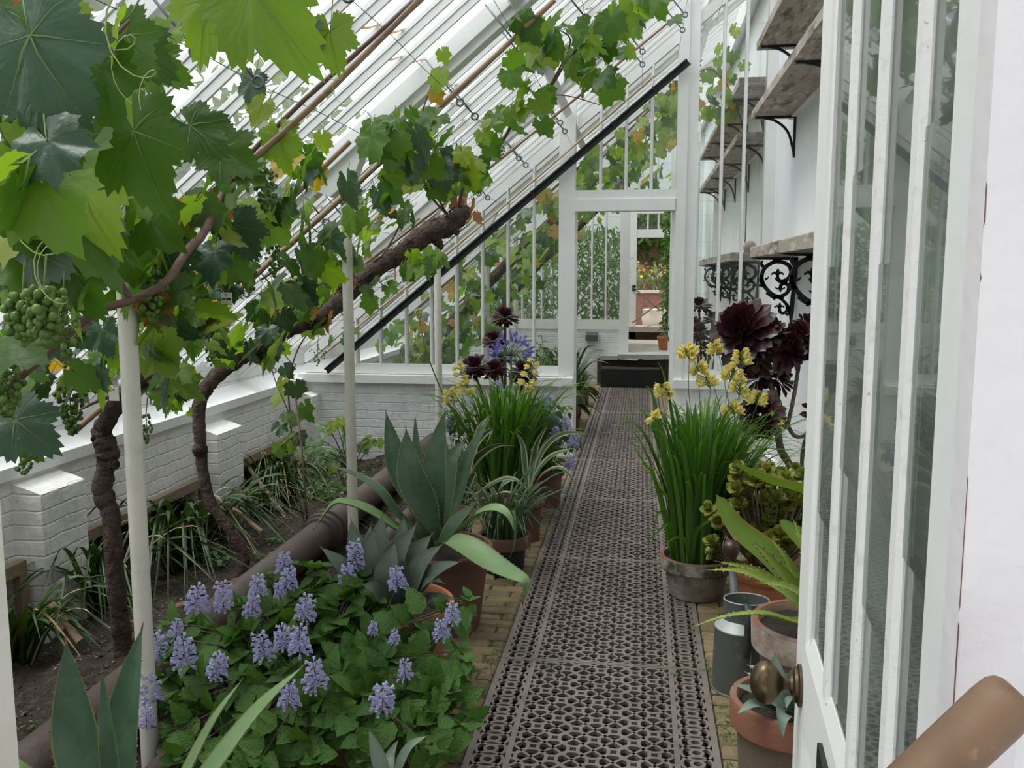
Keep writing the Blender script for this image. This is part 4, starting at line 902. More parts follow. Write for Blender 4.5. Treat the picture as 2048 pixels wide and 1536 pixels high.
dl = ((330, 520, 2.6, .24, 2), (270, 500, 2.7, .2, 0), (470, 480, 2.9, .22, 2), (205, 690, 2.9, .17, 2), (250, 725, 2.95, .18, 1), (340, 575, 3.0, .2, 2), (420, 640, 3.2, .22, 2), (500, 560, 3.5, .2, 0), (695, 395, 3.2, .18, 2), (390, 690, 3.3, .2, 0))
for (px, py, Y, s, mi) in dl: put(lf, st, P(px, py - 30, Y), s, mi, 71, V((-.2, -1, .45)) + rvec(.3), V((U(-.5, .5), U(-.3, .1), -1)), True)
lf.build('foliage', VM, v1, smooth=True)
for (px, py, Y, L, W, n, lo) in ((300, 530, 2.45, .165, .095, 85, 0), (360, 610, 3.1, .12, .09, 34, 1), (138, 770, 3.1, .19, .12, 85, 0), (150, 720, 3.1, .1, .08, 30, 0), (292, 830, 3.2, .11, .06, 26, 1), (395, 590, 3.2, .13, .1, 40, 1), (310, 470, 3.0, .1, .09, 26, 0), (420, 680, 3.5, .1, .08, 24, 1)):
    bunch('grape_bunch', P(px, py, Y), L, W, n, v1, .0098 if not lo else .0062, lo)
tendrils(v1, [(400, 470, .5), (310, 640, .6), (250, 640, .6)])
# ---- the vine rooted out of view at the left whose shoots and big leaves hang nearest
b3 = V((-2.25, 1.75, -.06))
v3 = empty('grape_vine', b3, 'grape vine with the biggest, nearest leaves and a dark arm from the left edge', 'vine', 'grape vines')
mb = MB(); trunkpath(mb, [(-2.25, 1.75, -.08, .045), (-2.22, 1.75, .4, .04), (-2.3, 1.8, .75, .04), (-2.25, 2.3, .92, .03), (*P(-60, 815, 2.0), .02), (*P(15, 800, 2.0), .016)], 12, .2); mb.build('trunk', BARK, v3, smooth=True)
mb = MB(); lf = MB(); st = Sub(lf, 6)
for c in (pY([(15, 802, 2.0, .014), (25, 768, 2.0, .013), (60, 735, 2.02, .0125), (112, 690, 2.05, .012), (180, 632, 2.1, .0115), (210, 615, 2.13, .012), (262, 600, 2.18, .011), (330, 565, 2.25, .011), (375, 500, 2.4, .0125), (405, 470, 2.5, .012), (440, 400, 2.7, .012), (480, 330, 2.92, .0095), (600, 208, 2.95, .0085), (700, 118, 2.97, .008), (836, -6, 3.0, .007)]),
          pY([(112, 690, 2.05, .008), (60, 660, 2.0, .006), (10, 610, 2.5, .004)]), pY([(262, 600, 2.18, .008), (180, 470, 2.1, .007), (100, 440, 2.0, .005), (-20, 420, 1.9, .004)]),
          pY([(-30, 300, 1.6, .006), (110, 312, 1.65, .006), (175, 255, 1.7, .005), (190, 130, 1.7, .004), (260, 40, 1.7, .003)]), pY([(110, 312, 1.65, .005), (200, 285, 1.6, .0035)]), pY([(150, 420, 2.3, .005), (240, 470, 2.5, .006), (330, 520, 2.7, .005)])): trunkpath(mb, c, 8, .1)
# large leaves close by: (px, py, distance, size, kind, tip direction in the picture, turn)
hero = [(268, 262, 1.50, .25, 0, (.35, -1), 0), (60, 70, 1.18, .22, 2, (.55, -1), .3), (95, 150, 1.3, .20, 2, (.2, -1), .2), (150, 355, 1.75, .30, 1, (.5, -.9), .2), (60, 340, 1.8, .2, 1, (-.3, -1), .3), (500, -30, 1.5, .28, 1, (.75, -1), .25), (430, -10, 1.6, .2, 1, (-.5, -1), .3),
        (660, 62, 2.5, .19, 1, (.1, -1), .2), (610, 60, 2.5, .15, 2, (-.1, -1), .8), (250, 70, 1.75, .17, 0, (.6, -.8), .2), (225, 165, 1.8, .19, 1, (.3, -1), .3), (255, 95, 2.0, .2, 0, (.9, -.5), .4), (15, 20, 1.3, .18, 0, (-.6, -.6), .4),
        (60, 500, 1.75, .20, 2, (.9, -.35), .5), (150, 545, 1.8, .19, 0, (.5, -1), .4), (30, 840, 2.2, .22, 2, (.9, -.6), .9), (70, 690, 2.4, .15, 2, (0, -1), .5), (330, 70, 2.3, .16, 1, (-.6, -.8), .3), (20, 12, 2.2, .2, 3, (.3, -1), .2),
        (380, 250, 2.0, .18, 0, (.8, -.6), .7), (440, 300, 2.1, .19, 0, (.9, -.5), .6), (150, 450, 2.1, .2, 1, (.5, -.8), .3), (40, 430, 2.1, .2, 1, (0, -1), .2), (190, 330, 2.2, .2, 1, (.3, -1), .2), (5, 555, 1.9, .2, 2, (.3, -1), .8), (560, 270, 2.9, .2, 1, (.2, -1), .3), (90, 250, 2.0, .2, 1, (.4, -1), .2), (130, 30, 2.0, .2, 1, (-.2, -1), .3), (300, 130, 2.1, .16, 0, (.9, -.3), .3), (525, 210, 2.6, .12, 1, (-.5, -1), .5), (505, 160, 2.7, .14, 2, (-.2, -1), .7)]
for (px, py, Y, s, mi, t, tw) in hero:
    while P(px, py, Y).z > zg(P(px, py, Y).x) - .28: Y *= .94; s *= .95
    nor = V((-.15, -1, .35)) + rvec(tw * .5); put(lf, st, P(px, py, Y), s, mi, 71, nor, V((t[0], -.1 + U(-.2, .1), t[1])), True)
scatter(lf, st, [(80, 330, 90, 60, 10, .9, 1.2, .17), (160, 100, 110, 80, 8, .6, .9, .17), (110, 540, 90, 50, 14, .7, .95, .17), (40, 690, 50, 40, 7, .8, 1.0, .17), (250, 540, 50, 30, 7, .6, .8, .17), (60, 860, 40, 40, 5, .85, .95, .14)], (.46, .40, .14, 0), dens=.6)
mb.build('cane', CANE, v3, smooth=True); lf.build('foliage', VM, v3, smooth=True)
for (px, py, Y, L, W, n, lo) in ((38, 196, 1.45, .125, .095, 75, 0), (12, 300, 1.45, .14, .07, 60, 0), (88, 580, 1.58, .105, .10, 110, 0), (45, 592, 1.6, .09, .075, 60, 0), (8, 715, 1.95, .14, .09, 70, 0), (125, 610, 1.7, .11, .07, 40, 1), (40, 850, 2.4, .15, .10, 44, 1), (10, 800, 2.4, .1, .08, 34, 0), (150, 620, 2.6, .12, .09, 26, 1)):
    bunch('grape_bunch', P(px, py, Y), L, W, n, v3, .0092 if not lo else .0066, lo)
tendrils(v3, [(250, 30, 1.0), (65, 430, 1.0), (90, 500, 1.0), (215, 15, .9)])
# young shoots on canes in the corner of the bed
c0 = G(616, 1068, -.02)
t = empty('young_vine', c0, 'young leafy vine tied to thin upright canes growing up from the soil corner', 'vine')
mb = MB(); mb.tube([c0, P(604, 900, 4.93), P(588, 765, 5.0)], [.0065, .006, .005], 7); mb.build('support_cane', BAMB, t, smooth=True)
mb = MB(); mb.tube([V(q) for q in cr([c0 + V((-.05, .1, 0)), P(592, 970, 5.1), P(580, 830, 5.1), P(578, 760, 5.1), P(600, 690, 5.1), P(640, 640, 5.1)], 6)], .005, 6); mb.tube([V(q) for q in cr([P(580, 830, 5.1), P(550, 760, 5.0), P(540, 720, 5.0)], 5)], .003, 5); mb.build('stem', CANE, t, smooth=True)
lf = MB(); st = Sub(lf, 6)
for (px, py, s, mi) in ((545, 725, .15, 0), (560, 700, .13, 1), (570, 745, .12, 2), (590, 780, .16, 2), (560, 800, .15, 1), (575, 840, .14, 0), (595, 850, .12, 0), (610, 822, .17, 0), (560, 860, .12, 2), (580, 880, .15, 1), (555, 900, .13, 0), (600, 880, .12, 2), (630, 640, .14, 0), (610, 660, .15, 1), (585, 900, .1, 1), (565, 770, .12, 1)):
    put(lf, st, P(px, py - 8, U(4.9, 5.15)), s, mi, 39, V((-.2, -.8, .7)) + rvec(.3))
lf.build('foliage', VM, t, smooth=True)
# ================================================================ plants along the left of the path
def potted(name, c, lab, cat='potted plant', group=None): return empty(name, c, lab, cat, group)
def PP(L): return [P(*q) for q in L]
UPV = V((0, 0, 1))
def leafobj(parent, pts, W, nor, mats, name='leaf', **k):
    mb = MB(); agave(mb, pts, W, nor, **k); return mb.build(name, mats, parent, smooth=True, auto=55)
# ---- big agave in the tall dark pot
c = V((-.865, 3.73, -.012)); t = potted('potted_agave', c, 'big green agave with arching leaves in the tall dark terracotta pot')
pot('pot', c, .235, .175, .375, TERRD, .045, t)
A = [AGV, AGE, AGT]; B_ = [AGB, AGE, AGT]; cc = c + V((0, 0, .36))
for pts, W, nor, m in (
    ([(866, 1075, 3.75), (832, 1000, 3.78), (795, 925, 3.8), (772, 826, 3.86)], .115, (.3, -.9, .2), A), ([(872, 1080, 3.68), (850, 1010, 3.66), (822, 945, 3.66), (812, 858, 3.7)], .135, (.1, -1, .1), A),
    ([(876, 1075, 3.72), (872, 1000, 3.70), (872, 920, 3.72), (890, 822, 3.78)], .115, (-.1, -1, .1), A), ([(884, 1075, 3.80), (886, 1000, 3.85), (900, 925, 3.9), (930, 880, 3.95)], .12, (-.2, -1, .3), A),
    ([(868, 1070, 3.85), (850, 1000, 3.95), (836, 920, 4.0), (830, 830, 4.05)], .06, (0, -1, .1), A),
    ([(858, 1080, 3.72), (800, 1035, 3.66), (755, 980, 3.66), (705, 948, 3.72), (652, 930, 3.8)], .062, (.2, -.5, .9), A),
    ([(850, 1085, 3.70), (790, 1055, 3.62), (735, 1022, 3.58), (690, 1006, 3.56), (664, 1012, 3.55), (628, 1058, 3.52)], .085, (0, -.35, 1), B_),
    ([(885, 1090, 3.66), (920, 1060, 3.6), (960, 1028, 3.55), (990, 1018, 3.52), (1015, 1030, 3.5), (1028, 1062, 3.5)], .085, (0, -.3, 1), B_),
    ([(880, 1095, 3.6), (900, 1082, 3.5), (935, 1097, 3.42), (985, 1130, 3.36), (1025, 1150, 3.34), (1050, 1165, 3.33), (1046, 1205, 3.33)], .115, (0, -.45, 1), B_),
    ([(876, 1100, 3.62), (895, 1070, 3.6), (925, 1035, 3.6), (950, 1008, 3.6)], .085, (-.5, -.6, .6), A), ([(885, 1080, 3.86), (915, 1000, 3.95), (940, 910, 4.0), (982, 832, 4.08)], .075, (-.4, -.8, .2), A),
    ([(862, 1095, 3.6), (850, 1075, 3.55), (842, 1062, 3.52), (832, 1035, 3.5)], .07, (0, -.9, .5), A)):
    leafobj(t, PP(pts), W, V(nor), m)
# ---- grey agave in the round orange pot
c = V((-.895, 3.08, -.012)); t = potted('potted_agave', c, 'grey green agave rosette in the round orange terracotta pot')
pot('pot', c, .228, .165, .36, TERRA, .05, t, rimw=.016)
A = [AGG, AGG, AGT]
for pts, W, nor in (
    ([(790, 1200, 3.1), (765, 1130, 3.15), (760, 1075, 3.18), (765, 1030, 3.22)], .10, (0, -1, .2)), ([(800, 1200, 3.12), (800, 1140, 3.18), (805, 1085, 3.22), (808, 1036, 3.25)], .10, (0, -1, .2)),
    ([(775, 1200, 3.0), (745, 1150, 2.98), (733, 1110, 2.98), (748, 1060, 3.0)], .11, (.2, -1, .2)), ([(770, 1195, 3.12), (730, 1130, 3.15), (712, 1085, 3.17), (702, 1040, 3.2)], .09, (.3, -.9, .3)),
    ([(760, 1215, 3.0), (715, 1170, 2.95), (680, 1130, 2.92), (642, 1095, 2.92)], .085, (.3, -.6, .8)), ([(800, 1215, 2.98), (795, 1150, 2.95), (790, 1110, 2.95), (832, 1050, 2.98)], .09, (.1, -1, .3)),
    ([(805, 1210, 3.0), (815, 1150, 2.98), (830, 1110, 2.98), (863, 1070, 3.0)], .10, (-.2, -.9, .4)), ([(810, 1215, 2.98), (830, 1160, 2.93), (850, 1120, 2.92), (884, 1090, 2.92)], .085, (-.3, -.8, .5)),
    ([(815, 1215, 2.96), (850, 1170, 2.9), (880, 1140, 2.87), (918, 1124, 2.86)], .085, (-.3, -.6, .8)), ([(815, 1222, 2.94), (840, 1185, 2.88), (865, 1160, 2.85), (884, 1165, 2.84)], .075, (-.2, -.5, 1)),
    ([(815, 1230, 2.95), (850, 1205, 2.88), (880, 1198, 2.86), (912, 1197, 2.85)], .07, (-.2, -.4, 1)), ([(800, 1230, 2.92), (810, 1210, 2.86), (812, 1205, 2.82), (830, 1235, 2.78)], .06, (0, -.6, .9)),
    ([(780, 1220, 2.93), (760, 1190, 2.88), (745, 1175, 2.85), (725, 1170, 2.83)], .075, (.2, -.6, .8)), ([(770, 1200, 3.2), (745, 1150, 3.3), (735, 1100, 3.35), (742, 1050, 3.4)], .08, (.2, -1, .2)), ([(790, 1210, 2.95), (775, 1160, 2.9), (778, 1130, 2.9), (790, 1085, 2.92)], .09, (0, -1, .3))):
    leafobj(t, PP(pts), W, V(nor), A, teeth=22, ts=.8, thick=.12)
# ---- agave at the lower left edge
c = V((-1.22, 1.86, -.01)); t = potted('potted_agave', c, 'agave with upright pointed leaves cut off by the lower left picture edge')
pot('pot', c, .17, .125, .22, TERRA, .04, t)
A = [AGV, AGE, AGT]; B_ = [AGB, AGE, AGT]
for pts, W, nor, m in (([(235, 1690, 1.86), (195, 1610, 1.87), (158, 1480, 1.9), (132, 1284, 1.93)], .118, (.3, -.9, .1), A), ([(250, 1690, 1.8), (232, 1600, 1.78), (216, 1480, 1.78), (204, 1338, 1.8)], .045, (.2, -1, .1), A),
    ([(265, 1690, 1.86), (252, 1590, 1.87), (250, 1450, 1.9), (284, 1256, 1.93)], .10, (-.1, -1, .1), A), ([(300, 1690, 1.82), (370, 1560, 1.80), (430, 1440, 1.81), (482, 1362, 1.84)], .060, (-.5, -.5, .6), B_),
    ([(310, 1690, 1.76), (430, 1540, 1.72), (520, 1420, 1.73), (604, 1334, 1.76)], .082, (-.5, -.5, .7), B_), ([(200, 1700, 1.8), (120, 1620, 1.75), (60, 1560, 1.72), (28, 1510, 1.72)], .075, (.4, -.5, .8), B_), ([(255, 1690, 1.95), (230, 1600, 2.05), (200, 1500, 2.1), (185, 1420, 2.15)], .07, (0, -1, .1), A)):
    leafobj(t, PP(pts), W, V(nor), m, teeth=24, ts=1.1)
# ---- small agave at the bottom of the picture
c = V((-.75, 2.2, -.01)); t = potted('potted_agave', c, 'small pale agave peeping up at the bottom edge beside the grating')
pot('pot', c, .09, .065, .13, TERRA, .025, t)
for pts, W, nor in (([(775, 1580, 2.2), (765, 1540, 2.2), (752, 1500, 2.21), (738, 1460, 2.22)], .042, (.3, -.9, .3)), ([(790, 1580, 2.18), (800, 1535, 2.16), (822, 1492, 2.16), (854, 1472, 2.17)], .04, (-.4, -.6, .7)), ([(783, 1580, 2.25), (778, 1540, 2.27), (782, 1510, 2.3), (796, 1480, 2.32)], .035, (0, -1, .2)), ([(780, 1585, 2.12), (760, 1560, 2.08), (740, 1545, 2.06), (715, 1540, 2.05)], .035, (.2, -.5, .8))):
    leafobj(t, PP(pts), W, V(nor), [AGBL, AGE, AGT], teeth=16)
# ---- purple flowered bush
def hprof(f): return math.sin(PI * f ** .62) ** .85 if 0 < f < 1 else 0
def floretspike(p, ax, L, W, parent, n=8, m=PLF):
    mb = MB(); T, B, Nn = frame_from(ax, rvec()); p = V(p)
    mb.tube([p - T * L * .15, p + T * L], [.0018, .0009], 5, 1)
    for w in range(n):
        f = w / (n - 1); k = int(8 - 4 * f); r = W * .5 * (1 - .40 * f ** 1.5) * U(.75, 1.15)
        for q in range(k):
            a = 2 * PI * q / k + w * .7 + U(-.2, .2); o = (B * math.cos(a) + Nn * math.sin(a)); e = p + T * (L * f * .92) + o * r * U(.8, 1.1) + T * U(-.003, .006); s = p + T * (L * f * .9) + o * .002; sd = T.cross(o)
            h = W * .045; mid = s.lerp(e, .55)
            mb.add([s + sd * h * .3, s - sd * h * .3, mid + sd * h * .5 - T * h * .3, mid - sd * h * .5 - T * h * .3, mid + T * h * .6, e + sd * h * 1.3 + T * h * 1.5, e - sd * h * 1.3 + T * h * 1.5, e + sd * h * 1.2 - T * h * 1.8 + o * h, e - sd * h * 1.2 - T * h * 1.8 + o * h],
                   [(0, 1, 3, 2), (0, 2, 4), (1, 4, 3), (2, 3, 8, 7), (4, 5, 6), (2, 7, 5, 4), (3, 4, 6, 8)], 0)
    return mb.build('flower_spike', [m, RSTEM], parent)
def plectranthus(t, base, stems, spikes, LL, n_nodes, spread_lo):
    sb = MB(); lf = MB(); tips = []
    for (q, h) in stems:
        q = V(q); mid = base.lerp(q, .5) + V((0, 0, .05)); pts = [V(k) for k in cr([base + rvec(.03), mid, q], 6)]
        sb.tube(pts, [.004 - .0025 * i / 12 for i in range(13)], 5)
        for i in range(5, 13, 1):
            if i % 2 and i < 11: continue
            T = (pts[i] - pts[i - 1]).normalized(); s = LL * (1.05 if i < 9 else .85 if i < 12 else .5)
            T_, B, Nn = frame_from(T, rvec())
            for e in (1, -1):
                o = (B if (i // 2) % 2 else Nn) * e; tip = o + V((0, -.12, -.4)) + T * .15 + rvec(.15); nn = T * .4 + V((0, -.7, .9)) + rvec(.28)
                st = pts[i] + o * .012; sb.tube([pts[i], st], [.001, .001], 3, cap=False)
                oleaf(lf, st, tip, nn, s * U(.75, 1.2), s * U(.62, .85), 0, 9, U(.1, .5), .12, .07, hprof)
        for e in range(4): a = e * PI / 2 + U(-.3, .3); oleaf(lf, pts[-1], V((math.cos(a), math.sin(a), .5)), UPV, LL * .42, LL * .3, 0, 6, .2, .12, .06, hprof)
    for (q, L, W, ax) in spikes:
        floretspike(q, ax, L, W, t); sb.tube([base.lerp(V(q), .7) - V((0, 0, .06)), base.lerp(V(q), .9) - V((0, 0, .02)), V(q)], .002, 5)
    sb.build('stem', RSTEM, t); lf.build('foliage', PLE, t)
c = V((-1.02, 2.66, -.01)); t = potted('flowering_plectranthus', c, 'leafy bush with pale violet flower spikes sprawling by the orange pot', 'flowering bush')
pot('pot', c, .15, .115, .22, TERRD, .04, t)
FL = [(712, 1110, 2.95, .12, .085), (695, 1150, 2.9, .10, .08), (795, 1150, 2.85, .09, .08), (570, 1120, 2.95, .09, .075), (575, 1150, 2.85, .09, .08), (515, 1165, 2.8, .09, .075), (395, 1195, 2.75, .11, .09), (447, 1193, 2.75, .12, .09), (503, 1205, 2.75, .09, .08), (610, 1212, 2.7, .10, .08), (352, 1250, 2.7, .08, .06), (320, 1290, 2.65, .11, .085),
      (370, 1305, 2.55, .12, .095), (433, 1328, 2.5, .10, .085), (302, 1375, 2.45, .12, .095), (530, 1290, 2.55, .10, .085), (570, 1270, 2.55, .09, .075), (600, 1280, 2.5, .11, .085), (632, 1350, 2.45, .11, .09), (578, 1385, 2.4, .09, .08), (765, 1392, 2.35, .09, .09), (905, 1220, 2.7, .08, .065), (885, 1250, 2.68, .07, .07), (810, 1330, 2.5, .07, .06), (293, 1430, 2.4, .08, .06), (560, 1170, 2.8, .06, .05), (745, 1245, 2.65, .05, .045), (790, 1262, 2.62, .05, .045)]
sp = [(P(a, b + 22, Y), L * .82, W * .85, V((U(-.25, .25), -.15, 1))) for a, b, Y, L, W in FL]
stems = []
for i in range(150):
    x, y = U(300, 945), U(1120, 1530); Y = 2.98 - (y - 1130) / 400 * .62 + U(-.06, .06)
    if x < 480 and y < 1230 - (x - 300) * .3: continue
    if x > 800 and y < 1290 and x < 900: continue
    stems.append((P(x, y, Y), 0))
plectranthus(t, c + V((0, 0, .20)), stems, sp, .095, 4, 0)
# ---- strappy plant in the low pot
def clump(mb, base, n, H0, H1, w, lean0, lean1, arch, spread=.03, mi=0, dirs=None, fold=.35, seg=4, grav=1.0, prof=None, stripe=None):
    for i in range(n):
        a = dirs(i) if dirs else U(0, 2 * PI); h = U(H0, H1); ln = U(lean0, lean1); d = V((math.cos(a), math.sin(a), 0)); b = V(base) + d * U(0, spread) + V((U(-spread, spread), U(-spread, spread), 0)) * .5; ar = arch * U(.6, 1.3)
        p1 = b + d * (h * ln * .25) + V((0, 0, h * .42)); p2 = b + d * (h * ln * .65) + V((0, 0, h * (.80 - ar * .15))); p3 = b + d * (h * ln * (1.0 + ar * .35)) + V((0, 0, h * (1.0 - ar * .75) * (1 - .1 * ln)))
        blade(mb, [b, p1, p2, p3], w * U(.75, 1.2), d * -1 + UPV * .25, mi, seg, fold, prof, U(-.6, .6), stripe)
c = V((-.69, 4.48, -.012)); t = potted('potted_liriope', c, 'strappy dark green plant in the low pot with a black lower part')
pot('pot', c, .135, .10, .215, PLAST, .06, t)
mb = MB(); mb.lathe([(.131, .15), (.139, .155), (.142, .205), (.139, .214), (.126, .216), (.122, .20)], c, 36, 0, False); mb.build('rim_band', TERRD, t, smooth=True, auto=40)
mb = MB(); b = c + V((0, 0, .2)); clump(mb, b, 95, .22, .42, .013, .5, 1.1, .9, .07); mb.build('foliage', LIR, t, smooth=True)
mb = MB()
for pts in ([(1015, 1075, 4.45), (1020, 1000, 4.4), (1050, 950, 4.4), (1076, 922, 4.4)], [(1020, 1075, 4.45), (1050, 1000, 4.4), (1100, 955, 4.4), (1142, 940, 4.4)], [(1020, 1075, 4.45), (1060, 1015, 4.38), (1110, 985, 4.35), (1140, 975, 4.35)], [(1000, 1070, 4.45), (960, 1000, 4.42), (925, 985, 4.42), (905, 1010, 4.4)], [(1010, 1070, 4.42), (1025, 1020, 4.3), (1030, 1080, 4.22), (1018, 1120, 4.2)], [(1020, 1070, 4.45), (1035, 1000, 4.45), (1080, 900, 4.5), (1100, 870, 4.5)]): blade(mb, PP(pts), .016, V((0, -.5, 1)), 0, 8)
mb.build('long_leaves', LIR, t, smooth=True)
# ---- two cream edged agaves
def varieg(c, lab, r, h, L, m=TERRD):
    t = potted('potted_variegated_agave', c, lab); pot('pot', c, r, r * .75, h, m, .035, t)
    for pts, W, nor in L: leafobj(t, PP(pts), W, V(nor), [AGV, CRM, AGT], teeth=14, ts=.6, cream=True, thick=.07)
varieg(V((-1.03, 4.72, -.012)), 'cream edged agave with a bent leaf tip behind the big green agave', .14, .26, (
    ([(928, 1000, 4.72), (930, 960, 4.72), (945, 925, 4.7), (972, 900, 4.66), (1000, 889, 4.64), (1028, 892, 4.62)], .050, (.2, -.7, .8)), ([(932, 1000, 4.7), (936, 950, 4.68), (946, 900, 4.66), (965, 872, 4.64), (985, 860, 4.62), (972, 890, 4.6)], .045, (-.2, -.9, .4)),
    ([(925, 1005, 4.68), (935, 970, 4.62), (950, 945, 4.58), (955, 962, 4.55)], .045, (.2, -.8, .5)), ([(935, 1005, 4.7), (975, 975, 4.66), (1010, 958, 4.62), (1035, 962, 4.6), (1050, 976, 4.6)], .045, (0, -.4, 1)), ([(930, 1000, 4.8), (905, 940, 4.85), (892, 890, 4.9), (885, 860, 4.9)], .045, (.3, -.8, .3)), ([(930, 1005, 4.72), (980, 995, 4.6), (1010, 985, 4.55), (1045, 992, 4.5)], .035, (0, -.4, 1)), ([(928, 1000, 4.75), (942, 930, 4.78), (958, 860, 4.8), (980, 830, 4.85)], .05, (-.2, -1, .1))))
varieg(V((-.66, 5.05, -.012)), 'cream edged agave leaning over the grating beside the violet flowers', .12, .25, (
    ([(1060, 985, 5.05), (1075, 945, 5.0), (1105, 912, 4.96), (1148, 896, 4.94)], .048, (-.3, -.5, .9)), ([(1062, 985, 5.02), (1085, 950, 4.95), (1115, 936, 4.92), (1136, 947, 4.9), (1152, 970, 4.9)], .042, (-.1, -.4, 1)), ([(1060, 985, 5.05), (1085, 905, 5.05), (1125, 868, 5.0), (1180, 868, 4.95)], .04, (-.1, -.4, 1)), ([(1055, 985, 5.1), (1050, 930, 5.15), (1045, 890, 5.18), (1030, 860, 5.2)], .04, (.2, -.9, .3)), ([(1058, 985, 5.0), (1030, 960, 4.95), (1010, 965, 4.92), (995, 985, 4.9)], .04, (0, -.4, 1)), ([(1060, 985, 5.05), (1065, 930, 5.1), (1075, 885, 5.1), (1095, 850, 5.1)], .04, (0, -1, .2))))
# ---- gladiolus clumps with yellow flowers
def yflower(mb, p, d, s):
    p = V(p); d = V(d).normalized(); T, B, Nn = frame_from(d, rvec())
    for k in range(6):
        a = k * PI / 3; o = B * math.cos(a) + Nn * math.sin(a)
        oleaf(mb, p, d * 1.0 + o * .55, d * .3 - o, s, s * .62, 0, 4, -.25 if k % 2 else .1, .2)
def gspike(pts, fl, parent, n=7, s=.034, r=.0026):
    mb = MB(); q = [V(k) for k in cr(pts, 6)]; mb.tube(q, [r * (1 - .6 * i / (len(q) - 1)) for i in range(len(q))], 5, 1); m = len(q)
    for i in range(n):
        f = fl[0] + (fl[1] - fl[0]) * i / max(1, n - 1); x = f * (m - 1); k = min(int(x), m - 2); p = q[k].lerp(q[k + 1], x - k); t_ = (q[k + 1] - q[k]).normalized(); sd = t_.cross(V((0, 1, 0))).normalized() * (1 if i % 2 else -.4)
        mb.tube([p, p + (t_ + sd * .8) * s * .35], [.0025, .004], 5, 1); yflower(mb, p + (t_ + sd * .8) * s * .3, t_ * .5 + sd + V((0, -.5, -.35)) + rvec(.2), s * (1 - .45 * i / n))
    for i in range(4):
        p = q[-1] - (q[-1] - q[-2]).normalized() * .012 * i; mb.sphere(p, .0042, 1, 1.8, 6, 4)
    return mb.build('flower_spike', [YEL, GSTEM], parent)
c = V((-.845, 5.45, -.012)); t = potted('potted_gladiolus', c, 'dense grassy gladiolus clump with three yellow flower spikes, left of the path', 'potted plant', 'yellow flowered gladiolus clumps')
pot('pot', c, .17, .13, .22, TERRD, .04, t)
mb = MB(); b = c + V((0, 0, .2)); clump(mb, b, 250, .50, .88, .0215, .10, .62, .22, .12, seg=3); mb.build('foliage', GLD, t, smooth=True)
gspike(PP([(1000, 985, 5.4), (965, 870, 5.35), (940, 790, 5.3), (918, 732, 5.3)]), (.66, .97), t, 9, .062); gspike(PP([(1010, 985, 5.4), (1035, 870, 5.35), (1050, 790, 5.3), (1072, 716, 5.3)]), (.70, .92), t, 8, .062); gspike(PP([(1000, 985, 5.4), (950, 900, 5.3), (915, 830, 5.3), (900, 780, 5.3)]), (.78, .96), t, 7, .055)
# ---- dark aeonium, agapanthus and the second violet bush before the partition
def sprof(f): return (.20 + .80 * (f / .74) ** 1.7) if f < .74 else max(.45, math.sqrt(max(0, 1 - ((f - .74) / .29) ** 2)))
def rosette(parent, c, ax, r, n=70, m=AEO, flat=.5, w=.34):
    mb = MB(); T, B, Nn = frame_from(ax, rvec()); c = V(c)
    for i in range(n):
        f = (i + .5) / n; a = i * 2.39996; o = B * math.cos(a) + Nn * math.sin(a); el = math.radians(78 - 118 * f ** .8 * (1.25 - flat) + U(-9, 9)); L = r * (.30 + .75 * f ** .6) * U(.9, 1.1) * (1.0 if f < .85 else .9)
        d = o * math.cos(el) + T * math.sin(el); nn = T * math.cos(el) - o * math.sin(el)
        oleaf(mb, c + o * r * .06 + T * (r * .22 * (1 - f)), d, nn, L, L * w * (1.25 - .3 * f), 0, 7, -.12 if f < .5 else .22, .12, 0, sprof)
    return mb.build('rosette', m, parent, smooth=True)
c = V((-.97, 6.35, -.012)); t = potted('potted_aeonium', c, 'almost black aeonium with four rosettes behind the gladiolus, left of the path')
pot('pot', c, .14, .105, .24, TERRD, .035, t); b = c + V((0, 0, .22)); mb = MB()
for px, py, Y, r, n in ((1010, 638, 6.3, .115, 80), (988, 684, 6.25, .10, 70), (952, 738, 6.2, .125, 80), (990, 742, 6.15, .10, 70), (1046, 748, 6.2, .115, 70), (1003, 720, 6.4, .09, 50)):
    p = P(px, py, Y); mb.tube([V(k) for k in cr([b + rvec(.015), b.lerp(p, .5) + V((0, 0, -.02)), p - V((0, 0, .06)), p], 5)], .011, 8); rosette(t, p, p - b + V((0, -.2, .4)), r, int(n * 1.5), w=.30)
mb.build('stem', AEOS, t, smooth=True)
c = V((-.86, 5.95, -.012)); t = potted('potted_agapanthus', c, 'blue violet agapanthus flower ball in front of the dark rosettes')
pot('pot', c, .12, .09, .22, TERRD, .03, t); b = c + V((0, 0, .2)); mb = MB(); clump(mb, b, 40, .3, .5, .02, .4, .9, .6, .05); mb.build('foliage', GLD, t, smooth=True)
mb = MB(); h = P(1022, 712, 5.9); mb.tube([V(k) for k in cr([b, P(1024, 850, 5.92), h], 6)], .006, 8, 1)
for i in range(80):
    a, e = i * 2.39996, math.asin(U(-.35, 1)); d = V((math.cos(a) * math.cos(e), math.sin(a) * math.cos(e), math.sin(e) + .15)).normalized(); q = h + d * U(.10, .15); mb.tube([h, q], .0013, 4, 1, cap=False)
    for k in range(5): o = d.orthogonal().normalized(); o = Matrix.Rotation(k * 1.2566, 3, d) @ o; oleaf(mb, q, d + o * .5, d * .4 - o, .036, .012, 0, 3, -.2, .1)
mb.build('flower_head', [AGP, GSTEM], t)
c = V((-1.16, 5.6, -.012)); t = potted('potted_lily', c, 'tall thin stalk with a pale bud bending left above the agave', 'potted plant'); pot('pot', c, .09, .07, .18, TERRD, .03, t)
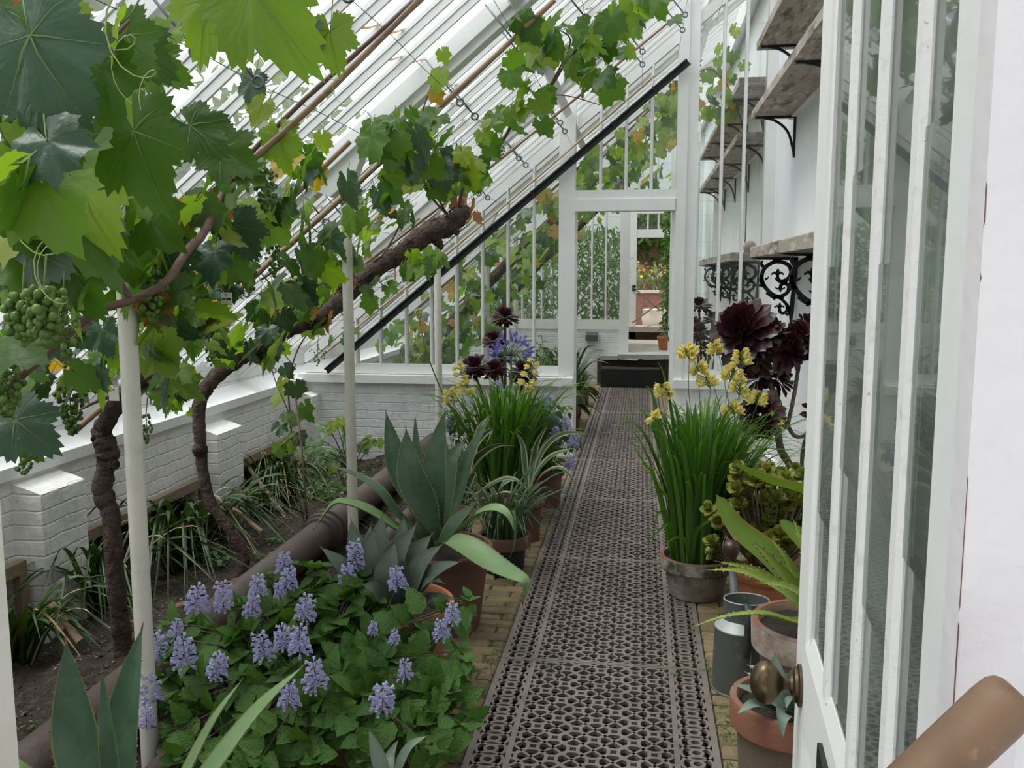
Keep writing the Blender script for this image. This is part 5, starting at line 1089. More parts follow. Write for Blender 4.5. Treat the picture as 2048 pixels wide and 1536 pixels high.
mb = MB(); mb.tube([V(k) for k in cr([c + V((0, 0, .16)), P(915, 850, 5.55), P(880, 775, 5.5), P(852, 700, 5.45), P(839, 640, 5.45)], 6)], [.006 - .003 * i / 24 for i in range(25)], 7); mb.build('stalk', GSTEM, t, smooth=True)
mb = MB(); hp = P(838, 632, 5.45)
for i in range(26): d = rvec(); d.z = abs(d.z); mb.sphere(hp + d.normalized() * U(.006, .026) + V((0, 0, U(-.015, .03))), .008, 0, 1.5, 6, 5)
mb.build('flower_bud', mat('pale_bud', (.46, .47, .17), .5), t, smooth=True)
mb = MB(); clump(mb, c + V((0, 0, .16)), 26, .25, .45, .03, .4, .9, .7, .04); mb.build('foliage', STRP, t, smooth=True)
c = V((-.62, 5.86, -.012)); t = potted('flowering_plectranthus', c, 'violet flowered bush spilling from the square edged pot by the partition post', 'flowering bush')
pot('pot', c, .125, .10, .26, TERRD, .04, t)
sp = [(P(a, b + 8, Y), L, .075, V((U(-.4, .4), -.3, 1))) for a, b, Y, L in ((1095, 815, 5.8, .09), (1092, 838, 5.75, .09), (1112, 840, 5.7, .08), (1135, 852, 5.6, .10), (1108, 868, 5.6, .08), (1145, 884, 5.5, .09), (1138, 926, 5.5, .08), (1000, 776, 6.0, .09), (1006, 792, 5.95, .09), (896, 850, 5.6, .08), (1010, 832, 5.9, .07), (1045, 800, 6.0, .06), (1095, 795, 5.9, .05))]
plectranthus(t, c + V((0, 0, .24)), [(P(U(1040, 1160), U(790, 960), U(5.45, 6.1)), 0) for i in range(30)] + [(P(U(940, 1060), U(775, 850), U(5.9, 6.1)), 0) for i in range(12)] + [(P(U(885, 940), U(820, 880), 5.6), 0) for i in range(5)], sp, .07, 4, 0)
# ---- growth in the soil bed
STL = [('clump of glossy strap leaves spilling from the mesh frame left of the first pole', (215, 1040, 4.15), (-2.78, 4.15), 26, .45, .75), ('large clump of striped strap leaves arching over the soil between the two vine trunks', (330, 1040, 4.75), (-2.72, 4.8), 60, .5, .85), ('strap leaves at the far left edge in front of the mesh frame', (60, 1130, 3.5), (-2.78, 3.45), 26, .35, .6),
       ('strap leaves by the mesh frame behind the curved trunk', (470, 960, 5.4), (-2.75, 5.35), 26, .35, .6), ('dark strap leaves behind the young vine in the corner', (600, 930, 6.3), (-2.74, 6.35), 60, .4, .7), ('tuft of dark strap leaves at the foot of the mesh frame behind the leaning stake', (540, 960, 5.9), (-2.72, 6.02), 24, .3, .5)]
for lab, q, (x, y), n, h0, h1 in STL:
    b = V((x, y, soilz(x, y) - .01)); t = empty('strap_leaf_plant', b, lab, 'plant', 'strap leaved plants along the low wall'); mb = MB()
    clump(mb, b, n, h0, h1, .028, .55, 1.2, .95, .10, dirs=lambda i: U(-1.9, .9), seg=5); clump(mb, b, n // 9, h0, h1, .026, .5, 1.1, .9, .10, dirs=lambda i: U(-1.9, .9), seg=5, mi=0, stripe=1)
    mb.build('foliage', [STRP, CRM], t, smooth=True)
    mb = MB(); clump(mb, b, 2, h0 * .9, h1, .018, .7, 1.1, 1.0, .06, dirs=lambda i: U(-1.5, .5)); mb.build('dead_leaf', mat('straw_leaf%d' % n, (.42, .27, .12), .7), t, smooth=True)
c = V((-2.35, 6.9, soilz(-2.35, 6.9) - .01)); t = empty('young_fig', c, 'young shrub with pale lobed leaves against the white brick corner', 'shrub')
mb = MB(); lf = MB()
for (px, py, Y, s, mi) in ((628, 888, 6.5, .20, 0), (655, 905, 6.5, .20, 0), (665, 850, 6.8, .14, 1), (700, 870, 6.9, .16, 0), (690, 905, 6.9, .15, 0), (740, 880, 7.0, .15, 1), (756, 882, 7.0, .12, 1), (680, 840, 6.9, .13, 1), (650, 870, 6.8, .14, 0), (725, 890, 7.0, .15, 0), (715, 940, 7.0, .14, 1), (640, 930, 6.6, .16, 0), (780, 890, 7.1, .13, 0), (600, 900, 6.6, .15, 0), (670, 930, 6.7, .15, 1), (690, 850, 7.0, .14, 1), (640, 850, 6.9, .13, 0), (705, 935, 6.9, .12, 1)):
    p = P(px, py, Y); vleaf(lf, p, V((U(-.5, .5), -.4, -.6)), V((-.1, -.7, .9)) + rvec(.25), s, mi, 39, False, 0, .2, .1); mb.tube([V(k) for k in cr([c, c.lerp(p, .6) + V((0, 0, .1)), p], 4)], [.004] * 4 + [.003] * 4 + [.0012], 5)
mb.build('stem', RSTEM, t); lf.build('foliage', [FIG, LVL], t)
def weedplant(px, py, n, s, lab, z=0.0, m=WEED, spread=.08, h=.12):
    b = G(px, py, z); b.z = soilz(b.x, b.y) if b.x < -1.2 else -.004; t = MB()
    for i in range(n):
        a = U(0, 6.3); q = b + V((math.cos(a), math.sin(a), 0)) * U(0, spread) + V((0, 0, U(.2, 1) * h)); t.tube([b + V((0, 0, -.005)), q], .0012, 3, 1)
        oleaf(t, q, V((math.cos(a), math.sin(a), -.1)) + rvec(.3), UPV + rvec(.3), s * U(.6, 1.2), s * .6, 0, 5, .2, .1)
    return tag(t.build('weed', [m, GSTEM]), lab, 'weed', 'weeds in the bed')
weedplant(655, 1000, 70, .035, 'bright leafy weed patch below the shrub beside the upright canes', spread=.20, h=.14); weedplant(690, 975, 70, .03, 'weed patch against the white brick beside the second pole', spread=.25, h=.16); weedplant(540, 1080, 9, .05, 'pale seedling on the bare soil below the curved trunk', spread=.05, h=.04); weedplant(505, 1110, 14, .04, 'small heart leaved weed right of the curved trunk foot', spread=.1, h=.07); weedplant(440, 1105, 22, .05, 'bright green weed left of the curved trunk foot', spread=.12, h=.12)
weedplant(770, 950, 40, .025, 'feathery weed at the foot of the white brick near the pipe', spread=.12, h=.18); weedplant(85, 1440, 8, .03, 'tiny pale seedling on the soil at the lower left', spread=.05, h=.03); weedplant(600, 1010, 12, .03, 'little weed left of the upright canes', spread=.06, h=.1); weedplant(410, 1060, 40, .05, 'leafy weeds under the striped strap leaves', spread=.2, h=.16)
for (px, py, s, lab) in ((470, 1165, .10, 'orange dead leaf on the soil by the violet flowers'), (398, 1185, .09, 'reddish dead leaf lying behind the violet flower spikes'), (365, 1208, .08, 'pale tan dead leaf on the soil near the first pole'), (632, 1012, .05, 'pale fallen leaf on the bare soil by the stake')):
    b = G(px, py, .0); b.z = soilz(b.x, b.y) + .02; mb = MB(); vleaf(mb, b, V((U(-1, 1), U(-1, 1), 0)), UPV + rvec(.25), s, 0, 19, False, 0, .3, .2); tag(mb.build('fallen_leaf', DEADL), lab, 'leaf', 'dead leaves on the soil')
# creeping weed in the joints of the paving
mb = MB()
for (x0, x1, y0, y1, n) in ((-.60, -.54, 2.4, 4.2, 130), (.29, .34, 2.4, 3.6, 90), (-.70, -.54, 4.2, 5.8, 90), (-.5, -.3, 3.3, 3.5, 24), (.1, .3, 3.35, 3.5, 24), (.28, .4, 2.5, 2.8, 120), (-.53, -.44, 5.0, 6.4, 90)):
    for i in range(n):
        p = V((U(x0, x1), U(y0, y1), -.002))
        if math.sin(p.y * 6 + x0 * 9) + math.sin(p.y * 15) < -.1: continue
        for k in range(4): a = U(0, 6.3); oleaf(mb, p + V((U(-.012, .012), U(-.012, .012), U(0, .006))), V((math.cos(a), math.sin(a), .3)), UPV, U(.006, .012), .006, 0, 3, .1, .1)
o = mb.build('creeping_weed', WEED); o['kind'] = 'stuff'; tag(o, 'tiny creeping weed growing in the paving joints beside the grating', 'weed')
# ================================================================ plants and things along the right of the path
c = V((.29, 4.27, .001)); t = potted('potted_gladiolus', c, 'tall grassy gladiolus with many yellow flowers in the limed round pot on the right', 'potted plant', 'yellow flowered gladiolus clumps')
pot('pot', c, .176, .128, .20, TERRM, .065, t, wall=.016, lip=TERRA2)
mb = MB(); b = c + V((.0, 0, .17)); clump(mb, b, 230, .55, .88, .025, .08, .42, .16, .10, seg=4); clump(mb, b, 60, .6, .95, .017, .35, .75, .2, .09, dirs=lambda i: U(-.9, 1.4), seg=4); mb.build('foliage', GLD, t, smooth=True)
mb = MB()
for pts in ([(1360, 1120, 4.2), (1330, 900, 4.15), (1305, 790, 4.1), (1290, 772, 4.1)], [(1365, 1120, 4.2), (1350, 880, 4.15), (1330, 760, 4.1), (1315, 722, 4.1)], [(1345, 1115, 4.2), (1310, 960, 4.1), (1290, 930, 4.05), (1262, 880, 4.0)], [(1345, 1115, 4.2), (1335, 1040, 4.1), (1315, 1030, 4.05), (1300, 1120, 4.0)], [(1350, 1118, 4.2), (1340, 1050, 4.05), (1320, 1060, 4.0), (1285, 1095, 3.95)], [(1385, 1118, 4.15), (1395, 1060, 4.05), (1430, 1040, 4.0), (1450, 1060, 3.95)], [(1380, 1120, 4.15), (1370, 1080, 4.05), (1350, 1075, 4.0), (1330, 1090, 3.98)]): blade(mb, PP(pts), .017, V((0, -1, .5)), 0, 7)
mb.build('drooping_leaves', GLD, t, smooth=True)
mb = MB()
for pts in ([(1325, 950, 4.2), (1305, 938, 4.15), (1290, 938, 4.1), (1278, 938, 4.1)], [(1325, 975, 4.2), (1310, 962, 4.1), (1302, 961, 4.1), (1294, 964, 4.1)], [(1335, 1000, 4.2), (1318, 975, 4.1), (1305, 980, 4.1), (1295, 994, 4.1)]): blade(mb, PP(pts), .022, V((0, -.3, 1)), 0, 6)
mb.build('pale_leaves', LVL, t, smooth=True)
B0 = (1395, 1110, 4.27)
for pts, fl, n in (([B0, (1390, 900, 4.2), (1378, 790, 4.15), (1378, 725, 4.1), (1376, 700, 4.1)], (.80, .97), 6), ([B0, (1400, 900, 4.25), (1400, 800, 4.2), (1392, 735, 4.2), (1380, 695, 4.2)], (.86, .98), 4), ([B0, (1440, 880, 4.2), (1430, 780, 4.15), (1405, 745, 4.15), (1398, 732, 4.1)], (.75, .98), 7), ([B0, (1455, 860, 4.3), (1450, 770, 4.25), (1440, 720, 4.25), (1432, 690, 4.2)], (.82, .99), 5), ([B0, (1440, 880, 4.2), (1452, 800, 4.2), (1460, 760, 4.2), (1470, 742, 4.2)], (.72, .98), 8), ([B0, (1355, 940, 4.2), (1345, 850, 4.15), (1338, 800, 4.15), (1326, 770, 4.1)], (.80, .97), 4), ([B0, (1420, 900, 4.1), (1418, 820, 4.1), (1420, 780, 4.1), (1412, 755, 4.1)], (.76, .99), 6), ([B0, (1460, 900, 4.3), (1470, 820, 4.3), (1478, 790, 4.3), (1480, 765, 4.3)], (.72, .98), 6), ([B0, (1330, 960, 4.1), (1322, 870, 4.05), (1318, 845, 4.05), (1314, 838, 4.05)], (.93, .99), 2), ([B0, (1465, 880, 4.4), (1480, 780, 4.4), (1485, 740, 4.4), (1484, 705, 4.4)], (.8, .97), 5), ([B0, (1475, 930, 4.35), (1500, 850, 4.4), (1512, 815, 4.4), (1520, 790, 4.42)], (.76, .98), 6), ([B0, (1490, 950, 4.35), (1530, 880, 4.45), (1545, 850, 4.45), (1556, 825, 4.5)], (.78, .98), 5), ([B0, (1450, 920, 4.2), (1466, 860, 4.2), (1470, 835, 4.2), (1462, 812, 4.2)], (.78, .98), 6)): gspike(PP(pts), fl, t, int(n * 1.5), .052)
# ---- tall dark aeonium
c = V((.80, 4.75, -.012)); t = potted('potted_aeonium', c, 'tall almost black aeonium with large rosettes on bare stems, right of the path')
pot('pot', c, .17, .125, .28, TERRW, .04, t); b = c + V((0, 0, .25)); mb = MB()
def brn(L, r0, r1): q = [V(k) for k in cr(L, 7)]; mb.tube(q, [(r0 + (r1 - r0) * i / (len(q) - 1)) * (1 + .08 * math.sin(i * 2.3)) for i in range(len(q))], 9)
b1 = P(1585, 950, 4.72)
brn([b, b1, P(1562, 900, 4.7), P(1556, 855, 4.68), P(1563, 830, 4.66)], .022, .017); brn([P(1563, 835, 4.66), P(1555, 800, 4.66), P(1535, 755, 4.66), P(1525, 700, 4.66)], .017, .014); brn([P(1563, 838, 4.66), P(1572, 855, 4.62), P(1580, 830, 4.62), P(1590, 780, 4.64), P(1596, 740, 4.66), P(1600, 705, 4.66)], .011, .010)
brn([P(1560, 848, 4.66), P(1548, 840, 4.62), P(1525, 835, 4.55)], .010, .009); brn([P(1575, 850, 4.66), P(1590, 872, 4.66), P(1612, 868, 4.7), P(1628, 830, 4.75)], .011, .009); brn([P(1602, 980, 4.8), P(1606, 900, 4.8), P(1622, 850, 4.8), P(1645, 780, 4.85)], .011, .010); brn([b, P(1600, 965, 4.78), P(1602, 960, 4.78)], .015, .012); brn([P(1540, 770, 4.66), P(1530, 775, 4.7), P(1518, 770, 4.72)], .010, .008)
mb.build('stem', AEOS, t, smooth=True)
for px, py, Y, ax, r, n in ((1488, 665, 4.6, (-.45, -.75, .55), .185, 110), (1535, 675, 4.62, (.15, -.3, .9), .14, 70), (1568, 700, 4.62, (.6, -.7, .3), .135, 80), (1600, 680, 4.7, (.0, -.4, .9), .13, 70), (1522, 830, 4.5, (-.35, -.85, .25), .125, 80), (1518, 760, 4.72, (-.5, -.3, .75), .115, 70), (1632, 690, 4.8, (.2, -.5, .8), .13, 60), (1510, 700, 4.6, (-.3, -.5, -.1), .14, 50), (1555, 762, 4.74, (.4, -.4, .5), .10, 46), (1640, 830, 4.8, (.2, -.6, .5), .10, 40), (1612, 652, 5.0, (0, -.4, .9), .09, 40)): rosette(t, P(px, py, Y), V(ax), r, int(n * .95), w=.36)
# ---- jade plant
c = V((.58, 3.98, -.012)); t = potted('potted_jade_plant', c, 'jade plant with small fleshy yellow green leaves beside the gladiolus pot'); pot('pot', c, .15, .115, .25, TERRA, .04, t)
mb = MB(); lf = MB(); b = c + V((0, 0, .22))
jp = lambda f: max(.3, math.sin(PI * min(1, f ** 1.3 * .86 + .06))) ** .7
for i in range(190):
    x, y = U(1415, 1640), U(935, 1105)
    if x < 1470 and (y < 1005 + (1470 - x) * .2): continue
    if y > 1085 and x > 1520 or (1430 < x < 1495 and y > 1050): continue
    p = P(x, y, 3.88 + U(-.16, .2)); mb.tube([V(k) for k in cr([b + rvec(.02), b.lerp(p, .6) - V((0, 0, .02)), p], 4)], [.008] * 3 + [.006] * 3 + [.004] * 3, 6)
    ax = (p - b).normalized() + V((0, -.3, .5)) + rvec(.25); T, B, Nn = frame_from(ax, rvec())
    for k in range(10):
        a = (k // 2) * PI / 2 + (k % 2) * PI + U(-.25, .25); o = B * math.cos(a) + Nn * math.sin(a); f = 1 - k / 12; d = o * (1 if k < 6 else .6) + T * (.35 if k < 6 else .9); q = p - T * .022 * (1 - k / 10)
        n_ = T * .9 - o * .4; oleaf(lf, q, d, n_, .046 * (1.0 if k < 7 else .7), .034, 0, 6, -.15, .15, 0, jp); oleaf(lf, q - n_.normalized() * .0035, d, n_, .046 * (1.0 if k < 7 else .7), .034, 0, 6, -.15, -.05, 0, jp)
mb.build('stem', AEOS, t); lf.build('foliage', JAD, t, smooth=True)
mb = MB(); mb.sphere(P(1583, 943, 4.0), .016); mb.build('round_bud', mat('orange_bud', (.55, .30, .10), .6), t, smooth=True)
# ---- broad paddle leaved plant
c = V((.82, 3.45, -.012)); t = potted('potted_strelitzia', c, 'plant with broad pointed paddle leaves reaching left in front of the jade plant'); pot('pot', c, .17, .13, .26, TERRW, .04, t)
def paddle(pts, W, nor, edge=True):
    mb = MB(); pr = lambda f: max(0.02, math.sin(PI * min(1, f * .9 + .05) ** .85)) ** .8 * (1 if f < .97 else .3); blade(mb, PP(pts), W, V(nor), 0, 9, .12, pr, 0, 1, .88); o = mb.build('leaf', [STR, mat('yellowing_edge', (.34, .25, .06), .5, trans=.2) if edge else STR], t, smooth=True); return o
paddle([(1655, 1260, 3.4), (1600, 1180, 3.35), (1540, 1110, 3.3), (1475, 1055, 3.3), (1433, 990, 3.32)], .105, (-.3, -.55, .8)); paddle([(1690, 1040, 3.5), (1620, 985, 3.5), (1540, 960, 3.5), (1470, 928, 3.5)], .075, (0, .55, .75)); paddle([(1680, 1170, 3.4), (1640, 1110, 3.4), (1600, 1075, 3.4), (1560, 1042, 3.4)], .10, (.3, -.7, .6), False)
mb = MB(); mb.tube([c + V((0, 0, .22)), P(1665, 1275, 3.42)], .01, 7); mb.tube([c + V((0, 0, .22)), P(1700, 1050, 3.5)], .01, 7); mb.tube([c + V((0, 0, .22)), P(1690, 1180, 3.42)], .01, 7); mb.build('leaf_stalk', GSTEM, t)
# ---- toothed yellow green aloe in the limed pot
c = V((.60, 3.0, -.012)); t = potted('potted_aloe', c, 'yellow green saw toothed aloe in the white limed pot behind the door knob')
pot('pot', c, .205, .145, .40, TERRW, .10, t, wall=.018, body=TERRM, lip=TERRA2)
alp = lambda f: (.95 if f < .1 else 1.0 - ((f - .1) / .9) ** 1.5) if f < 1 else 0
for pts, W, nor in (([(1625, 1235, 2.98), (1590, 1245, 2.9), (1530, 1228, 2.82), (1470, 1230, 2.78), (1425, 1240, 2.76), (1382, 1256, 2.75)], .040, (0, -.4, 1)), ([(1620, 1230, 3.0), (1580, 1190, 2.95), (1520, 1155, 2.9), (1470, 1140, 2.88), (1416, 1140, 2.88)], .050, (-.2, -.6, .8)), ([(1625, 1225, 3.02), (1590, 1170, 3.0), (1545, 1120, 2.98), (1500, 1078, 2.98)], .052, (-.4, -.6, .6)), ([(1625, 1225, 3.1), (1600, 1160, 3.12), (1570, 1110, 3.12), (1540, 1075, 3.14)], .045, (-.4, -.6, .6)),
    ([(1618, 1228, 3.05), (1570, 1180, 3.05), (1510, 1140, 3.05), (1430, 1122, 3.05)], .042, (-.2, -.7, .7)), ([(1635, 1220, 3.05), (1620, 1150, 3.1), (1605, 1090, 3.1), (1585, 1035, 3.12)], .045, (-.2, -.8, .3)), ([(1640, 1220, 3.0), (1660, 1140, 2.95), (1680, 1080, 2.95), (1700, 1040, 2.95)], .05, (.2, -.8, .3)), ([(1628, 1228, 2.95), (1600, 1190, 2.88), (1560, 1170, 2.84), (1510, 1165, 2.82)], .042, (-.2, -.6, .8)), ([(1640, 1225, 2.95), (1680, 1190, 2.85), (1720, 1190, 2.8), (1760, 1215, 2.78)], .045, (.2, -.5, .8))):
    leafobj(t, PP(pts), W, V(nor), [ALO, ALO, AGT], teeth=18, ts=3.2, prof=alp, thick=.2, gut=.45)
# ---- small blue agave in the nearest pot
c = V((.425, 2.42, -.012)); t = potted('potted_agave', c, 'small blue green agave in the terracotta pot nearest on the right'); pot('pot', c, .158, .118, .40, TERRA2, .085, t, wall=.016, body=mat('terracotta_damp', (.17, .125, .09), .85, var=[((.24, .20, .15), 6, .48, .66), ((.10, .095, .04), 5, .55, .7)], bump=(60, .3, .01)))
for pts, W, nor in (([(1575, 1415, 2.42), (1550, 1385, 2.40), (1525, 1362, 2.4), (1492, 1345, 2.42)], .055, (.2, -.5, .8)), ([(1570, 1420, 2.38), (1535, 1400, 2.33), (1505, 1383, 2.3), (1464, 1368, 2.3)], .050, (.1, -.5, 1)), ([(1565, 1425, 2.36), (1530, 1415, 2.3), (1505, 1410, 2.28), (1474, 1428, 2.26)], .046, (0, -.4, 1)), ([(1575, 1410, 2.42), (1560, 1370, 2.42), (1552, 1345, 2.42), (1550, 1308, 2.43)], .052, (0, -1, .2)), ([(1585, 1410, 2.42), (1585, 1370, 2.42), (1600, 1345, 2.42), (1625, 1315, 2.43)], .052, (-.2, -.9, .3)), ([(1585, 1420, 2.36), (1590, 1395, 2.3), (1605, 1380, 2.28), (1640, 1375, 2.28)], .052, (-.1, -.6, .8)), ([(1575, 1428, 2.34), (1565, 1425, 2.26), (1562, 1440, 2.22), (1566, 1475, 2.2)], .050, (0, -.7, .8)), ([(1580, 1425, 2.35), (1600, 1425, 2.28), (1620, 1432, 2.25), (1645, 1450, 2.24)], .048, (0, -.5, 1)), ([(1580, 1412, 2.38), (1578, 1385, 2.33), (1575, 1400, 2.28), (1572, 1418, 2.25)], .04, (0, -.8, .6)), ([(1575, 1410, 2.45), (1540, 1375, 2.5), (1520, 1345, 2.52), (1497, 1330, 2.55)], .05, (.3, -.6, .6)), ([(1590, 1412, 2.46), (1620, 1380, 2.5), (1640, 1360, 2.52), (1670, 1345, 2.55)], .05, (-.3, -.6, .6))):
    leafobj(t, PP(pts), W, V(nor), [AGBL, AGBL, AGT], teeth=10, ts=.8, n=5)
# ---- galvanised watering can
c = V((.392, 3.29, -.010)); t = empty('watering_can', c, 'galvanised grey watering can with a dark copper rose standing between the pots', 'watering can')
mb = MB(); h = .252; mb.lathe([(.100, 0), (.104, .004), (.104, .012), (.100, .016), (.1005, .02), (.096, h - .012), (.097, h - .004), (.094, h)], c, 44); mb.build('body', ZINC, t, smooth=True, auto=35)
mb = MB(); mb.lathe([(.096, h - .004), (.096, h), (.06, h + .030), (.058, h + .031)], c, 40)
mb.build('shoulder', ZINCL, t, smooth=True, auto=35)
def oval(z, rx, ry, cx=0, n=40): return [c + V((cx + rx * math.cos(2 * PI * k / n), ry * math.sin(2 * PI * k / n), z)) for k in range(n)]
mb = MB(); A0, A1, A2 = oval(h + .010, .080, .064, .016), oval(h + .104, .084, .066, .018), oval(h + .104, .081, .063, .018); A3 = oval(h + .02, .077, .061, .016); n = 40
mb.add(A0 + A1 + A2 + A3, [(r * n + k, r * n + (k + 1) % n, (r + 1) * n + (k + 1) % n, (r + 1) * n + k) for r in range(3) for k in range(n)]); mb.build('collar', ZINC, t, smooth=True, auto=40)
mb = MB(); mb.tube(oval(h + .104, .0825, .0645, .018, 40) + [oval(h + .104, .0825, .0645, .018, 40)[0]], .003, 6); mb.build('rim_wire', ZINCL, t, smooth=True)
mb = MB(); yk = -.066; mb.tube([c + V(k) for k in cr([(.014, -.094, h - .075), (.014, -.112, h - .03), (.014, -.112, h + .05), (.014, -.100, h + .090), (.014, -.075, h + .100), (.014, -.05, h + .088)], 6)], .0165, 12, flat=.8); mb.build('handle', ZINCD, t, smooth=True)
mb = MB(); s0 = c + V((.012, .09, .05)); s1 = P(1464, 1125, 3.62); mb.tube([s0, s0.lerp(s1, .55), s1], [.026, .019, .013], 16); mb.build('spout', ZINC, t, smooth=True)
mb = MB(); mb.tube([c + V((.02, .05, h + .09)), s0.lerp(s1, .72)], .005, 8); mb.build('spout_brace', ZINC, t)
r0 = P(1462, 1102, 3.60); ax = V((-.05, -.35, .95)).normalized(); mb = MB(); lathe_dir(mb, [(.013, -.06), (.015, -.045), (.026, -.022), (.033, .0), (.034, .016), (.029, .036), (.018, .046), (.001, .049)], r0, ax, 28); mb.build('rose', COPPER, t, smooth=True, auto=60)
mb = MB(); mb.obox(c + V((.028, -.0985, .115)), V((.0012, 0, 0)), V((0, .0012, 0)), V((0, 0, .105))); mb.build('seam', ZINCL, t)
# ---- small growth along the back wall
for x, y, lab in ((.52, 5.6, 'pale green strap leaved plant behind the dark rosettes by the white wall'), (.48, 6.6, 'grassy plant low beside the white brick right of the partition door')):
    c = V((x, y, -.012)); t = potted('potted_grass', c, lab, 'potted plant'); pot('pot', c, .13, .10, .2, TERRD, .03, t); mb = MB(); clump(mb, c + V((0, 0, .18)), 70, .3, .62, .022, .3, 1.0, .7, .06); mb.build('foliage', leafm('pale_strap%d' % int(y * 10), [(.16, .29, .06), (.22, .35, .10), (.12, .23, .05)], .35, .4), t, smooth=True)
# ================================================================ the room beyond the partition, the garden, the trees outside
def farvine(base, arm, lab, cl, n, canes=()):
    t = empty('grape_vine', base, lab, 'vine', 'grape vines beyond the partition'); mb = MB(); trunkpath(mb, arm, 10, .12); mb.build('trunk', BARK, t, smooth=True)
    mb = MB(); lf = MB()
    for c in canes: trunkpath(mb, c, 6, .1)
    mb.build('cane', CANE, t, smooth=True)
    for i in range(n):
        x0, x1, y0, y1, o0, o1 = cl[R.randrange(len(cl))]; x, y = U(x0, x1), U(y0, y1); p = V((x, y, zg(x) - U(o0, o1)))
        vleaf(lf, p, V((U(-.8, .8), U(-.8, .3), U(-1, -.1))), LN + rvec(.45) + V((0, -.4, 0)), U(.13, .22), pick((.5, .34, .12, .04)), 39, False, 4, U(.1, .4), U(.05, .25))
    lf.build('foliage', VM, t, smooth=True)
w = lambda x, y, o, r: (x, y, zg(x) - o, r)
farvine(V((-2.05, 8.9, -.02)), [(-2.05, 8.9, -.05, .05), (-2.1, 8.9, .5, .045), (-2.0, 8.9, .95, .05), w(-1.6, 9.0, .75, .055), w(-1.1, 9.2, .65, .06), w(-.6, 9.4, .6, .05)], 'gnarled vine seen through the left part of the glazed partition', [(-2.6, -1.2, 8.0, 9.6, .4, 1.0), (-1.7, -.4, 8.0, 9.8, .38, .9), (-1.0, .3, 8.1, 9.6, .36, .75), (-2.2, -1.4, 8.2, 9.0, .8, 1.3)], 300,
        ([w(-.6, 9.4, .6, .014), w(0, 9.4, .48, .01), w(.7, 9.3, .45, .006)], [w(-1.1, 9.2, .65, .012), w(-.3, 8.6, .5, .009), w(.5, 8.3, .45, .006)], [w(-2.4, 8.4, .5, .012), w(-.5, 8.4, .45, .01), w(.5, 8.5, .45, .008)]))
farvine(V((-1.85, 11.0, -.02)), [(-1.85, 11.0, -.05, .05), (-1.95, 11.0, .5, .045), (-1.8, 11.0, 1.0, .05), w(-1.4, 11.0, .8, .05), w(-.8, 11.1, .7, .05), w(-.1, 11.2, .6, .03)], 'second gnarled vine, farther beyond the glazed partition', [(-2.6, -1.0, 9.8, 12.2, .4, 1.1), (-1.4, .2, 9.9, 12.2, .38, .9), (-.4, .6, 10.0, 12.0, .36, .6)], 260,
        ([w(-.8, 11.1, .7, .014), w(.4, 11.0, .45, .008)], [w(-2.4, 10.4, .5, .012), w(.4, 10.4, .45, .009)]))
mb = MB(); lf = MB(); t = empty('grape_vine', V((.75, 8.6, -.01)), 'thin yellow green vine shoots near the ridge right of the partition door', 'vine', 'grape vines beyond the partition')
mb.tube([V(k) for k in cr([(.92, 8.6, 0), (.95, 8.6, 1.5), (.9, 8.5, 2.8), (.6, 8.4, zg(.6) - .6), (.2, 8.3, zg(.2) - .5)], 6)], .006, 6)
for i in range(46): x = U(.1, .85); vleaf(lf, (x, U(8.0, 8.9), zg(x) - U(.35, 1.0) - max(0, x - .5) * U(0, 1.8)), V((U(-.7, .7), -.3, -1)), LN + rvec(.4) + V((0, -.5, 0)), U(.12, .19), pick((.3, .6, .0, .1)), 39)
mb.build('trunk', CANE, t, smooth=True); lf.build('foliage', VM, t, smooth=True)
def straps(x, y, lab, n, h0, h1, wd, l0, l1, ar, m, r=.12, hp=.22, pm=None, z=-.012):
    c = V((x, y, z)); t = potted('potted_plant', c, lab, 'potted plant', 'pots beyond the partition'); pot('pot', c, r, r * .75, hp, pm or TERRD, .03, t); mb = MB(); clump(mb, c + V((0, 0, hp - .02)), n, h0, h1, wd, l0, l1, ar, r * .4); mb.build('foliage', m, t, smooth=True)
straps(-.74, 9.3, 'dark spiky plant with sword leaves left of the path beyond the partition', 22, .5, .85, .06, .4, 1.0, .3, AGV, .16, .26)
straps(-.76, 8.15, 'small fountain of narrow leaves just beyond the left partition post', 40, .2, .38, .014, .5, 1.1, .9, LIR, .10, .18)
straps(-.70, 10.6, 'low bushy pot farther along the left of the path', 40, .2, .35, .02, .4, 1, .7, STRP, .12, .2)
straps(.45, 9.6, 'pale spiky plant against the white wall beyond the glass', 26, .5, .8, .03, .3, .9, .3, AGBL, .13, .5)
straps(-1.0, 8.3, 'leafy strap plant behind the last glazed bay left of the door', 36, .5, .75, .03, .3, .8, .5, GLD, .13, .3)
c = V((-.70, 8.75, -.012)); t = potted('potted_hosta', c, 'broad glossy leaved plant low on the left beyond the partition', 'potted plant', 'pots beyond the partition'); pot('pot', c, .13, .10, .2, TERRD, .03, t); mb = MB()
for i in range(30):
    a = U(0, 6.3); d = V((math.cos(a), math.sin(a), 0)); q = c + d * U(.05, .2) + V((0, 0, U(.25, .48))); mb.tube([c + V((0, 0, .17)), q], .003, 4, 1); oleaf(mb, q, d + V((0, 0, -.15)), UPV, U(.15, .22), .10, 0, 7, .5, .15)
mb.build('foliage', [STRP, GSTEM], t, smooth=True)
c = V((-.86, 8.55, -.012)); t = potted('potted_sage', c, 'pale green upright leafy plant seen through the last bay of the partition', 'potted plant', 'pots beyond the partition'); pot('pot', c, .12, .09, .25, TERRD, .03, t); mb = MB()
